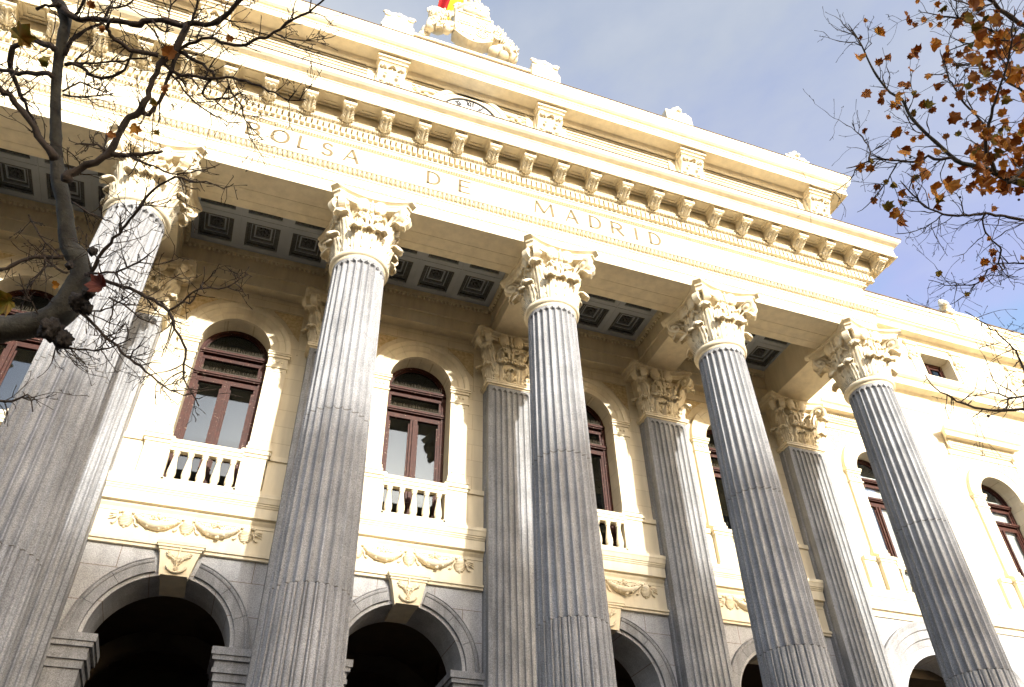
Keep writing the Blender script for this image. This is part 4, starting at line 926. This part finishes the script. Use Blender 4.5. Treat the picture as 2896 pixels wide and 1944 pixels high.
# ------------------------------------------------------------ trees
def unp(x, y, d):      # point seen at (x,y) of the 2336-px wide picture, d metres ahead
    k = 2336*LENS/36
    return CAM+d*((x-1168)/k*RIGHT-(y-784)/k*UP+FWD)
def smooth(pts, rad, step=.05):
    P = np.array(pts, float); n = len(P); r = np.array(rad, float); Q = []; R = []
    for i in range(n-1):
        p0, p1, p2, p3 = P[max(i-1, 0)], P[i], P[i+1], P[min(i+2, n-1)]; m = max(2, int(np.linalg.norm(p2-p1)/step))
        for k in range(m):
            t = k/m; Q.append(.5*((2*p1)+(-p0+p2)*t+(2*p0-5*p1+4*p2-p3)*t*t+(-p0+3*p1-3*p2+p3)*t**3)); R.append(r[i]*(1-t)+r[i+1]*t)
    Q.append(P[-1]); R.append(r[-1]); return np.array(Q), np.array(R)
class Tree:
    def __init__(s, seed): s.rnd = random.Random(seed); s.big = MB(); s.tw = MB(); s.paths = []; s.ends = []; s.leaf = []
    def limb(s, pts, rad, big=False, knob=.10, step=.05, n=None, register=True):
        Q, R = smooth(pts, rad, step); rr = R*np.array([1+knob*s.rnd.uniform(-1, 1)+(.45*knob/.1*.5 if s.rnd.random() < .12 else 0) for _ in R])
        if not big and len(Q) > 3: Q[1:-1] += np.array([[s.rnd.gauss(0, 1) for _ in range(3)] for _ in range(len(Q)-2)])*(.0045+.10*R[1:-1, None])
        (s.big if big else s.tw).tube(Q, rr, n or (12 if big else 7))
        if register: s.paths.append((Q, R))
        s.ends.append(Q[-1]); return Q, R
    def twig(s, p, d, L, r, lev):
        k = max(3, int(L/.05)); Q = [np.array(p)]; d = np.array(d)/np.linalg.norm(d); R = [r]
        for i in range(k):
            d = d+np.array([s.rnd.gauss(0, .20) for _ in range(3)])+np.array([0, 0, .03]); d /= np.linalg.norm(d)
            Q.append(Q[-1]+d*L/k); R.append(max(.0017, r*(1-.74*(i+1)/k))*(1.5 if s.rnd.random() < .25 else 1))
        R[-1] = max(.003, r*.55)
        s.tw.tube(Q, R, 4 if lev else 5, smooth=True); s.ends.append(Q[-1])
        if lev > 0:
            for _ in range(s.rnd.randint(1, 4)):
                i = s.rnd.randrange(1, k); dd = np.array(Q[i])-np.array(Q[i-1]); dd /= np.linalg.norm(dd)
                e = np.array([s.rnd.gauss(0, 1) for _ in range(3)]); s.twig(Q[i], dd*.7+e*.55, L*s.rnd.uniform(.3, .6), max(.002, R[i]*.6), lev-1)
        elif s.rnd.random() < .8:
            for _ in range(2):
                i = s.rnd.randrange(1, k+1); e = np.array([s.rnd.gauss(0, 1) for _ in range(3)]); e /= np.linalg.norm(e); q = Q[i]
                s.tw.tube([q, q+e*s.rnd.uniform(.012, .035)], [.0028, .0022], 4)
    def sprout(s, dens, L, rmin=0, rmax=.05, lev=1, r=.006):
        for Q, R in s.paths:
            ln = np.linalg.norm(np.diff(Q, axis=0), axis=1).sum()
            for _ in range(int(ln*dens+s.rnd.random())):
                i = s.rnd.randrange(1, len(Q)-1)
                if not rmin <= R[i] <= rmax: continue
                t = Q[i+1]-Q[i-1]; t /= np.linalg.norm(t)+1e-9; e = np.array([s.rnd.gauss(0, 1) for _ in range(3)]); e -= t*(e@t); e /= np.linalg.norm(e)
                s.twig(Q[i], t*.55+e*.8, L*s.rnd.uniform(.45, 1.2), min(r, R[i]*.7), lev)
LEAF = []
for k, (a_, r_) in enumerate([(-90, .30), (-66, .62), (-48, .80), (-36, .70), (-20, .82), (-8, 1.0), (6, .84), (22, .80), (38, 1.08), (54, .88), (70, .86), (90, 1.16)]): LEAF.append((math.radians(a_), r_))
OUT = [(r*math.cos(a), r*math.sin(a)) for a, r in LEAF]; OUT = OUT+[(-x, y) for x, y in OUT[-2:0:-1]]
def add_leaf(mb, p, size, rnd, mi, face=None):
    n = np.array([rnd.gauss(0, 1), rnd.gauss(0, 1), rnd.gauss(0, 1)]) if face is None else np.array(face)+np.array([rnd.gauss(0, .45) for _ in range(3)])
    n /= np.linalg.norm(n); u = np.cross(n, [rnd.gauss(0, 1), rnd.gauss(0, 1), rnd.gauss(0, 1)]); u /= np.linalg.norm(u); v = np.cross(n, u)
    cu = rnd.uniform(-1.1, 1.1); cv = rnd.uniform(0, 1.1); vs = []
    vs.append(np.array(p)); 
    for x, y in OUT:
        j = 1+rnd.uniform(-.12, .12); X, Y = x*size*.5*j, (y+.12)*size*.5*j; h = cu*X*X/size*2+cv*abs(X)*.6+.25*Y*Y/size
        vs.append(np.array(p)+u*X+v*Y+n*h)
    m = len(OUT); up = [q+n*.0012 for q in vs]
    fs = [(0, 1+i, 1+(i+1) % m) for i in range(m)]
    mb.add(vs, [f[::-1] for f in fs], mi); mb.add(up, fs, mi)
    st = np.array(p)-v*size*.06; mb.tube([st, st-v*size*.25+n*size*.1], [.0025, .0018], 4, 4 if False else mi)
# ---- left plane tree: thick limb with burrs, then bare branches over the facade
T = Tree(21); D0 = 6.0
def pl(L, d0, d1=None):
    d1 = d0 if d1 is None else d1; n = len(L); return [unp(x, y, d0+(d1-d0)*i/max(1, n-1)) for i, (x, y) in enumerate(L)]
K = 36/(2336*LENS)
px = lambda r, d=6.0: r*K*d
za = lambda L: [(x/2.24*2336/2896, y/2.24*2336/2896) for x, y in L]
zd = lambda L: [(x/2.24*2336/2896, (600+y/2.24)*2336/2896) for x, y in L]
trunk = [(-4.75-2.6, -8.6, GZ), (-7.25, -8.5, GZ+1.5), (-7.1, -8.2, 1.7), (-6.9, -7.9, 3.0)]
main = [(-260, 800), (-120, 770), (0, 752), (70, 742), (120, 728), (150, 700), (172, 665), (186, 628), (178, 590), (158, 560), (150, 500), (143, 450), (134, 410), (129, 350), (127, 280), (127, 216), (132, 150), (142, 90), (150, 50), (142, 20), (122, -10), (105, -50)]
mr = [44, 38, 35, 34, 36, 39, 35, 28, 26, 24, 20, 19, 20, 15, 14, 13.5, 13.5, 13, 15, 16, 13, 12]
mp_ = pl(main, 6.1, 6.5)
T.limb([np.array(p, float) for p in trunk]+mp_, [.19, .16, .14, .12]+[px(r*.88) for r in mr], True, .05, .04, 14)
j = lambda L, rs, d0=6.1, d1=6.4, **k: T.limb(pl(L, d0, d1), [px(r*.86) for r in rs], **k)
lin = lambda a_, b_, n: [a_+(b_-a_)*i/(n-1) for i in range(n)]
B1 = za([(420, 1150), (455, 1100), (500, 1065), (600, 1030), (690, 980), (740, 890), (790, 780), (890, 700), (940, 610), (960, 545), (1010, 420), (1060, 345), (1120, 300), (1160, 220), (1190, 150)])
j(B1, [14, 11, 10, 9.5, 10.5, 9, 9, 9.5, 8.5, 7.5, 7.5, 11, 10, 9, 9], 6.15, 6.3, n=10)
j(za([(1190, 150), (1290, 157), (1380, 132), (1450, 75), (1530, 0), (1575, -60)]), [8, 7.5, 7, 6.5, 5.5, 5], 6.3, 6.2)
j(za([(400, 60), (480, 118), (560, 127), (700, 130), (800, 140), (880, 160), (960, 125), (1080, 150), (1190, 160)]), [12, 9, 8, 7.5, 7.5, 10, 7, 7, 7], 6.4, 6.3)
j(za([(1000, 350), (870, 332), (790, 300), (740, 265), (700, 225), (688, 185), (690, 150), (725, 112)]), [7, 6, 6, 5.5, 5, 5, 4, 3], 6.3, 6.1)
j(za([(1120, 320), (1200, 282), (1330, 235), (1400, 268), (1530, 287), (1640, 250), (1740, 210), (1850, 120), (1960, 75), (2060, 0), (2120, -60)]), [5, 4.5, 4.3, 4.3, 4.2, 4, 3.8, 3.4, 3, 2.4, 2], 6.3, 6.0)
j(za([(1740, 212), (1810, 240), (1900, 260), (2040, 245), (2130, 225)]), [2, 1.6, 1.5, 1.2, .9], 6.1, 6.0); j(za([(1745, 215), (1890, 300), (2040, 345)]), [1.6, 1.2, .9], 6.1, 6.2)
j(za([(1130, 330), (1200, 365), (1290, 410), (1340, 450), (1355, 490), (1320, 520), (1285, 590), (1320, 630), (1400, 622), (1480, 615), (1540, 580)]), [6, 5, 4.6, 4.2, 4.2, 4, 3, 3, 2.6, 2.5, 1.5], 6.3, 6.5)
j(za([(1030, 395), (1090, 445), (1150, 472), (1300, 500), (1430, 490), (1520, 500), (1600, 530), (1700, 568), (1830, 630), (1935, 630)]), [5, 4.6, 4.2, 4, 3.6, 3.6, 3, 2.6, 2, 1.4], 6.3, 6.1)
j(za([(1085, 475), (1140, 530), (1200, 610), (1330, 718), (1400, 745), (1450, 778), (1540, 775)]), [3, 2.6, 2.4, 2, 1.8, 1.6, 1.2], 6.3, 6.5)
j(za([(1440, 500), (1470, 580), (1530, 680), (1560, 760), (1600, 830), (1680, 895)]), [2.6, 2.4, 2.2, 1.8, 1.5, 1.1], 6.2, 6.3); j(za([(1560, 770), (1580, 860), (1620, 930), (1680, 1018)]), [1.6, 1.4, 1.2, .9], 6.2, 6.3)
j(za([(1130, 340), (1090, 430), (1045, 540), (1030, 600), (990, 660), (960, 715), (930, 730), (895, 700)]), [5.5, 4.6, 4.4, 6, 4.5, 5.5, 5, 6], 6.3, 6.25)
j(za([(345, 1010), (305, 945), (240, 860), (180, 750), (100, 660), (60, 610), (0, 550), (-70, 490)]), [13, 10, 9, 8, 8.5, 7, 7, 7], 6.15, 6.0)
j(za([(330, 482), (270, 470), (180, 462), (80, 455), (0, 440), (-80, 430)]), [8, 7.5, 6.5, 5.5, 6, 6], 6.3, 6.5)
j(za([(350, 315), (290, 282), (210, 250), (130, 275), (80, 340), (65, 420), (90, 500), (130, 600), (190, 700), (230, 790)]), [9, 8, 7.5, 7, 8, 8, 6, 5, 4.5, 3], 6.3, 6.6)
j(za([(470, 105), (520, 30), (560, -50)]), [5, 4, 4], 6.4, 6.3); j(za([(960, 125), (1050, 210), (1070, 80), (1085, -40)]), [3, 2.5, 2.2, 2], 6.3, 6.4); j(za([(1215, 140), (1240, 60), (1262, -30)]), [3.2, 3, 2.6], 6.3, 6.2)
j(za([(230, 60), (290, 30), (340, 40), (380, 20)]), [4, 4, 5, 7], 6.4, 6.4); j(za([(415, 410), (520, 425), (570, 480), (640, 495), (720, 480), (790, 440), (840, 330)]), [6, 5, 4.5, 4.5, 4, 3.5, 3], 6.4, 6.3)
j(za([(400, 600), (540, 612), (650, 605), (720, 590)]), [3, 2.6, 2.2, 1.6], 6.3, 6.2); j(za([(395, 580), (500, 520), (600, 560), (680, 590)]), [3, 2.6, 2, 1.6], 6.3, 6.4)
j(za([(410, 350), (450, 260), (540, 190), (640, 150), (700, 60), (800, 40), (860, -20)]), [7, 6, 4, 4, 3, 3, 2.5], 6.4, 6.5)
j(za([(430, 400), (560, 405), (700, 395), (860, 375), (930, 370)]), [3.6, 3.2, 3, 2.6, 2], 6.4, 6.3); j(za([(700, 975), (800, 985), (900, 978), (1030, 958)]), [7.5, 6, 5, 4], 6.2, 6.2)
j(za([(690, 960), (620, 925), (560, 912), (475, 915)]), [4, 3, 2.6, 1.6], 6.2, 6.3); j(za([(800, 985), (870, 1010), (1010, 1070), (1120, 1105), (1300, 1080), (1390, 1042)]), [3.5, 3, 2.6, 2.2, 1.6, 1], 6.2, 6.0)
j(zd([(545, 395), (620, 415), (740, 455), (860, 500), (960, 560), (1070, 630), (1110, 740), (1180, 870), (1170, 960), (1165, 1050), (1200, 1130), (1260, 1230)]), [6, 5, 5, 4.6, 4.4, 4, 3.6, 3.4, 3, 2.6, 2, 1.3], 6.15, 5.8)
j(zd([(1070, 625), (1150, 570), (1270, 490), (1390, 485), (1480, 455), (1560, 405)]), [3, 2.8, 2.4, 2, 1.6, 1.1], 5.9, 5.9)
j(zd([(495, 590), (560, 680), (640, 760), (740, 850), (820, 930), (920, 1000), (1000, 1070), (1120, 1150), (1250, 1140)]), [4.6, 4, 3.8, 3.6, 3.2, 2.8, 2.4, 1.8, 1.2], 6.1, 5.7)
j(zd([(345, 800), (400, 850), (440, 862), (540, 872), (640, 875), (740, 842), (830, 800)]), [4, 3, 2.6, 2.2, 2.2, 1.8, 1.2], 6.05, 5.9); j(zd([(640, 875), (690, 940), (745, 1020)]), [1.6, 1.2, .8], 5.95, 5.9); j(zd([(330, 800), (355, 860), (382, 900)]), [3, 2.5, 2.2], 6.05, 6.0)
B12 = zd([(560, 392), (600, 345), (660, 245), (720, 170), (780, 110), (830, 40), (865, 0)])
j(B12+za([(850, 1340), (930, 1250), (1010, 1170), (1110, 1120), (1240, 1160), (1300, 1150), (1420, 1190), (1480, 1165)])[1:], [5, 4.6, 4.2, 4, 4, 3.6, 3.4, 3.2, 3, 2.6, 2.2, 1.8, 1.4, 1], 6.15, 5.8)
j(zd([(570, 392), (720, 382), (870, 320), (940, 270), (1000, 210)]), [3.2, 2.8, 2.4, 1.8, 1], 6.1, 5.9); j(zd([(870, 318), (1000, 332), (1120, 300)]), [1.8, 1.5, 1], 5.95, 5.9); j(zd([(690, 540), (780, 580), (850, 640), (900, 680), (1010, 730)]), [2.6, 2.4, 2, 1.8, 1.2], 6.0, 5.9)
j(zd([(400, 285), (280, 285), (170, 292), (80, 335), (0, 362), (-60, 390)]), [6, 5, 5, 4.6, 4.6, 5], 6.2, 6.0); j(zd([(280, 285), (320, 330), (400, 375), (425, 390)]), [3.5, 3, 3, 3], 6.15, 6.15); j(zd([(310, 330), (250, 380), (170, 480)]), [2.2, 2, 1.4], 6.1, 6.0)
j(zd([(260, 690), (200, 580), (150, 480), (120, 390)]), [2.4, 2, 1.7, 1], 6.1, 6.0); j(zd([(510, 620), (600, 630), (700, 600), (800, 540), (860, 500)]), [2.4, 2.2, 2, 1.6, 1.2], 6.1, 5.9); j(zd([(640, 380), (600, 260), (550, 240), (470, 180)]), [2, 1.6, 1.4, 1], 6.1, 6.2)
j(za([(460, 1280), (530, 1330), (640, 1380), (700, 1400)]), [2.6, 2.3, 2, 1.4], 6.2, 6.1); j(za([(180, 1360), (220, 1450), (290, 1540), (380, 1620)]), [2, 2, 2, 2], 6.1, 6.15)
j([(0, 905), (-10, 915), (30, 918), (60, 900), (75, 940)], [3, 3, 2.5, 2, 1.4], 5.8, 5.7)
T.sprout(11.0, .33, 0, .034, 1, .0056); T.sprout(7.5, .15, 0, .024, 0, .0042)
LT = empty('plane_tree', (trunk[0][0], trunk[0][1], GZ), label='bare plane tree with a knobbly mottled limb crossing the left columns', cat='tree')
TR = mk('trunk', T.big, M['bark'], LT); mk('twigs', T.tw, M['twig'], LT)
rb = random.Random(4)
for cx_, cy_, r in ((180, 690, 21), (116, 752, 27), (143, 774, 20), (203, 668, 13), (197, 706, 13), (160, 606, 9), (212, 574, 10)):   # burrs on the limb
    a = MB(); c = unp(cx_, cy_, 5.98); R0 = px(r); ph = [rb.uniform(0, 6) for _ in range(9)]; n, m = 22, 15; vs = []; fs = []
    for i in range(m+1):
        for jj in range(n):
            th, be = PI*i/m, 2*PI*jj/n; d = np.array([math.sin(th)*math.cos(be), math.sin(th)*math.sin(be), math.cos(th)])
            q = 1+.22*math.sin(4*d[0]+ph[0])*math.sin(5*d[1]+ph[1])+.20*math.sin(9*d[2]+ph[2])*math.sin(8*d[0]+ph[3])+.12*math.sin(17*d[1]+ph[4])*math.sin(15*d[2]+ph[5])
            vs.append(c+d*R0*q*(.95 if r > 15 else 1))
    for i in range(m):
        for jj in range(n): fs.append((i*n+jj, (i+1)*n+jj, (i+1)*n+(jj+1) % n, i*n+(jj+1) % n))
    a.add(vs, fs, 0, True); mk('burr', a, M['burr'], TR)
rl = random.Random(9); tocam = -FWD
for (x, y, s, mi, lb) in ((232, 652, .125, 'leafR', 'drooping rust-red leaf'), (20, 688, .15, 'leafC', 'green and brown leaf'), (125, 650, .05, 'leafB', None), (310, 290, .07, 'leafB', None), (45, 85, .14, 'leafC', 'large dark green leaf'), (345, 235, .05, 'leafC', None), (385, 125, .09, 'leafA', None), (205, 12, .05, 'leafA', None), (105, 140, .07, 'leafC', None), (525, 85, .05, 'leafA', None), (372, 200, .06, 'leafA', None), (255, 305, .05, 'leafA', None), (360, 300, .04, 'leafC', None), (230, 65, .04, 'leafA', None)):
    a = MB(); add_leaf(a, unp(x, y, 5.9), s*1.4, rl, 0, tocam*2.5); mk('leaf', a, M[mi], LT, label=lb)
# ---- right plane tree: brown leaves still on the twigs
T = Tree(33)
zc = lambda L: [((1800+x/2.1314)*2336/2896, y/2.1314*2336/2896) for x, y in L]
zf = lambda L: [((1800+x/2.1314)*2336/2896, (600+y/2.1314)*2336/2896) for x, y in L]
RD = 8.6
jr = lambda L, rs, d0=RD, d1=RD+.4, **k: T.limb(pl(L, d0, d1), [px(r, RD) for r in rs], **k)
rt = [(6.5, -9.7, GZ), (6.4, -9.65, 1.6), (6.15, -9.5, 4.2), (5.4, -9.0, 5.8)]
m0 = zc([(2700, 1260), (2480, 1170), (2336, 1110), (2200, 1060), (2100, 1015), (1960, 985), (1900, 945), (1830, 880), (1740, 800), (1650, 700), (1600, 600), (1530, 560), (1450, 460), (1400, 370), (1360, 280), (1320, 210), (1275, 145)])
T.limb([np.array(p, float) for p in rt]+pl(m0, RD, RD+.5), [.21, .17, .13, .085]+[px(r, RD) for r in (15, 12, 9.5, 8, 6, 5, 4.6, 4.2, 4, 3.6, 3.2, 2.8, 2.6, 2.2, 1.8, 1.4, .9)], True, .06, .05, 9)
for L in ([(6.15, -9.5, 4.2), (6.6, -10.0, 6.0), (6.8, -10.3, 8.2), (6.5, -10.4, 10.2)], [(6.2, -9.55, 3.6), (7.0, -9.0, 5.2), (7.9, -8.4, 7.4), (8.2, -8.0, 9.6)], [(6.3, -9.6, 3.2), (5.9, -10.8, 5.0), (5.6, -11.9, 7.0)]):
    T.limb([np.array(p) for p in L], [.09, .07, .05, .02][:len(L)] if len(L) == 4 else [.08, .055, .02], True, .06, .06, 9)
jr(zc([(1900, 950), (1830, 968), (1760, 945), (1700, 975), (1600, 975), (1480, 960), (1400, 970), (1340, 1000), (1265, 1015)]), [3.6, 3.4, 3.2, 3, 2.6, 2.2, 2, 1.5, 1])
jr(zc([(1400, 970), (1405, 900), (1360, 830), (1320, 790), (1300, 740)]), [1.5, 1.4, 1.3, 1.1, .8]); jr(zc([(1340, 1000), (1290, 1085), (1240, 1130), (1180, 1170)]), [1.3, 1.1, 1, .7]); jr(zc([(1570, 985), (1530, 1060), (1460, 1160), (1390, 1240), (1330, 1280)]), [1.7, 1.5, 1.2, 1, .7])
jr(zc([(2160, 1040), (2110, 900), (2120, 780), (2150, 650), (2180, 560), (2220, 440), (2250, 330), (2260, 200), (2280, 60)]), [5, 4, 4, 3.2, 2.6, 2.2, 2, 1.6, 1], RD, RD-.5)
jr(zc([(2420, 200), (2336, 150), (2240, 90), (2150, 20), (2110, -10), (2050, -60)]), [7, 5.5, 5, 4.6, 4, 3.5], RD+.5, RD+.2); jr(zc([(2150, 20), (2060, 40), (1980, 20), (1880, -10), (1800, -40)]), [2, 1.8, 1.5, 1.3, 1], RD+.2, RD)
jr(zc([(2120, 790), (2050, 700), (1960, 600), (1890, 480), (1850, 380), (1830, 300)]), [3, 2.6, 2.3, 2, 1.5, 1], RD, RD+.3); jr(zc([(2336, 230), (2200, 210), (2080, 160), (1940, 110), (1830, 100), (1700, 60)]), [3, 2.7, 2.4, 2, 1.4, .9], RD+.2, RD+.5)
jr(zc([(2336, 560), (2250, 500), (2150, 430), (2060, 380), (1960, 390), (1860, 370)]), [3, 2.6, 2.2, 1.8, 1.5, 1]); jr(zc([(2336, 280), (2230, 250), (2100, 240), (1980, 270), (1870, 310)]), [2.6, 2.2, 2, 1.5, 1])
jr(zc([(2460, 1370), (2336, 1330), (2250, 1315), (2100, 1290), (1970, 1300), (1850, 1290), (1740, 1250), (1690, 1200), (1640, 1150), (1590, 1090)]), [5, 3.6, 3.2, 3, 2.6, 2.4, 2, 1.8, 1.4, .9], RD-.2, RD)
jr(zc([(1850, 1290), (1750, 1370), (1650, 1400), (1560, 1410)]), [1.4, 1.2, 1, .7]); jr(zc([(2100, 1290), (2090, 1350), (2120, 1430), (2180, 1480)])+zf([(2195, 230), (2180, 310), (2120, 350), (2050, 430), (1900, 440), (1760, 410)]), [2, 1.8, 1.8, 1.8, 2, 2, 2, 1.5, 1.2, .8])
jr(zf([(2400, 310), (2336, 310), (2250, 305), (2180, 312)]), [2, 2, 1.8, 1.6]); jr(zf([(2050, 432), (1985, 500), (1900, 555)]), [1.2, 1, .7]); jr(zf([(2300, 390), (2200, 385), (2110, 380)]), [1.2, 1, .8])
jr(zf([(1980, 600), (2080, 660), (2160, 720), (2250, 790), (2300, 870), (2336, 960), (2400, 1080)]), [.9, 1.2, 1.4, 1.7, 2, 2.2, 2.4], RD-.4, RD-.6); jr(zf([(2060, 820), (2130, 800), (2200, 790)]), [.7, .9, 1], RD-.5, RD-.5)
jr(zf([(1740, 980), (1800, 1060), (1870, 1100), (1960, 1150), (2080, 1185), (2200, 1195), (2336, 1185), (2440, 1150)]), [1, 1.4, 1.8, 2.1, 2.6, 2.8, 3, 3.2], RD-.6, RD-.7); jr(zf([(2090, 1185), (2060, 1220), (2020, 1245), (2035, 1280)]), [1.4, 1.1, .9, .7], RD-.6, RD-.6)
jr(zf([(2336, 1110), (2250, 1120), (2150, 1090), (2040, 1110)]), [2, 1.7, 1.2, .8], RD-.6, RD-.6); jr(zf([(2240, 1120), (2240, 1170), (2220, 1200)]), [1.6, 1.5, 1.5], RD-.6, RD-.6)
jr(zc([(2240, 1100), (2336, 1010), (2420, 900)]), [5, 5, 5], RD, RD+.3)
T.sprout(9.0, .5, 0, .035, 1, .006); T.sprout(5.5, .26, 0, .03, 0, .005)
RT = empty('plane_tree', rt[0], label='plane tree with brown autumn leaves reaching in at the right', cat='tree')
mk('trunk', T.big, M['bark'], RT); mk('twigs', T.tw, M['twig'], RT)
rl = random.Random(12); a = MB()
cl = [(2080, 60, 8, 90), (2100, 170, 7, 90), (2010, 340, 9, 120), (2230, 120, 9, 70), (2280, 250, 8, 90), (1870, 230, 6, 50), (1960, 260, 7, 70), (2050, 330, 10, 110), (2120, 380, 9, 100), (2200, 420, 12, 100), (2080, 450, 10, 90), (2220, 530, 6, 60), (1990, 480, 5, 50), (1930, 560, 4, 30), (2190, 300, 10, 80)]
def zcp(x, y): return zc([(x, y)])[0]
def zfp(x, y): return zf([(x, y)])[0]
pts = [zcp(*q)+(s,) for *q, s in ((1340, 345, 66), (1380, 560, 60), (1475, 560, 55), (1560, 580, 75), (1475, 620, 45), (1560, 790, 78), (1680, 560, 35), (1640, 520, 55), (1640, 600, 30), (1670, 330, 80), (1700, 310, 55), (1650, 415, 50), (1780, 280, 60), (1800, 270, 70), (1770, 460, 55), (1850, 340, 60), (1940, 340, 50), (1800, 540, 55), (1860, 600, 40), (1750, 640, 60), (1790, 670, 50), (1660, 680, 55), (1900, 710, 85), (1950, 250, 50), (2020, 310, 70), (2050, 350, 85), (2060, 390, 60), (2120, 280, 75), (2080, 440, 75), (2100, 130, 75), (2030, 190, 90), (2220, 200, 95), (2190, 130, 70), (2260, 180, 70), (2280, 450, 90), (2250, 420, 80), (1940, 150, 60), (1850, 40, 60), (1800, 30, 45), (1830, 100, 40), (1820, 150, 40), (2030, 40, 90), (2060, 20, 60), (1690, 0, 40), (2320, 600, 70), (2230, 720, 60), (2210, 690, 55), (1720, 1040, 105), (1690, 1010, 70), (1610, 930, 80), (1660, 840, 40), (1720, 830, 40), (1800, 1140, 90), (1880, 1120, 105), (1870, 1080, 60), (1950, 1030, 50), (2000, 1150, 55), (1585, 1160, 60), (1550, 1280, 70), (1570, 1330, 95), (1500, 1240, 70), (1610, 1225, 40), (1510, 1100, 35), (1550, 1110, 45), (1800, 1250, 60), (1760, 1190, 50), (2140, 1080, 100), (2240, 1150, 110), (2200, 1090, 80), (2330, 1060, 90), (2180, 850, 80), (2080, 860, 80), (2240, 880, 90), (2320, 920, 90), (2150, 960, 60), (2200, 1000, 70), (2310, 820, 60), (2140, 1250, 50), (2260, 280, 60), (2180, 320, 60), (1700, 940, 50), (1840, 910, 40), (1630, 110, 40), (1625, 90, 35), (1650, 140, 40), (1770, 160, 40), (1960, 540, 30), (2010, 570, 40), (1900, 640, 30), (2060, 950, 90), (2110, 970, 80), (2000, 900, 70), (2280, 1000, 90), (2250, 960, 70), (2310, 300, 80), (2330, 430, 80))]
pts += [zfp(*q)+(s,) for *q, s in ((1560, 10, 55), (2140, 245, 50), (2095, 290, 60), (2160, 290, 40), (2150, 335, 45), (2075, 410, 50), (1818, 365, 45), (1985, 490, 40), (2325, 270, 45), (2240, 1160, 22), (2120, 160, 30))]
for x, y, s in pts:
    d = RD+rl.uniform(-.4, .5); c = rl.random(); add_leaf(a, unp(x, y, d), s/2.1314*2336/2896*K*RD*1.12, rl, 0 if c < .50 else 1 if c < .86 else 2, tocam)
for _ in range(170):
    x, y = (rl.uniform(1960, 2400), rl.uniform(100, 620)) if rl.random() < .55 else (rl.uniform(2020, 2400), rl.uniform(760, 1160))
    c = rl.random(); add_leaf(a, unp(*zcp(x, y), RD+rl.uniform(-.7, .8)), rl.uniform(.06, .14), rl, 0 if c < .50 else 1 if c < .85 else 2, tocam)
for _ in range(220):
    e = T.ends[rl.randrange(len(T.ends))]; c = rl.random(); 
    v = e-CAM; u_ = (v@RIGHT)/(v@FWD)*(2336*LENS/36)+1168; w_ = 784-(v@UP)/(v@FWD)*(2336*LENS/36)
    if w_ > 470 or u_ < 1960: continue
    add_leaf(a, e, rl.uniform(.05, .12), rl, 0 if c < .5 else 1 if c < .86 else 2, tocam)
mk('leaves', a, [M['leafA'], M['leafB'], M['leafC']], RT)
for x, y in ((1700, 1140), (1935, 455), (2305, 1205), (1650, 950), (1950, 1190), (2170, 905)):
    q = unp(*zcp(x, y), RD); mk('seed_ball', MB().ell((0, 0, 0), (.014, .014, .014), 0, 8, 6), M['twig'], RT, tuple(q))
mk('seed_ball', MB().ell((0, 0, 0), (.016, .016, .016), 0, 8, 6), M['twig'], RT, tuple(unp(*zfp(2120, 1230), RD-.6)))
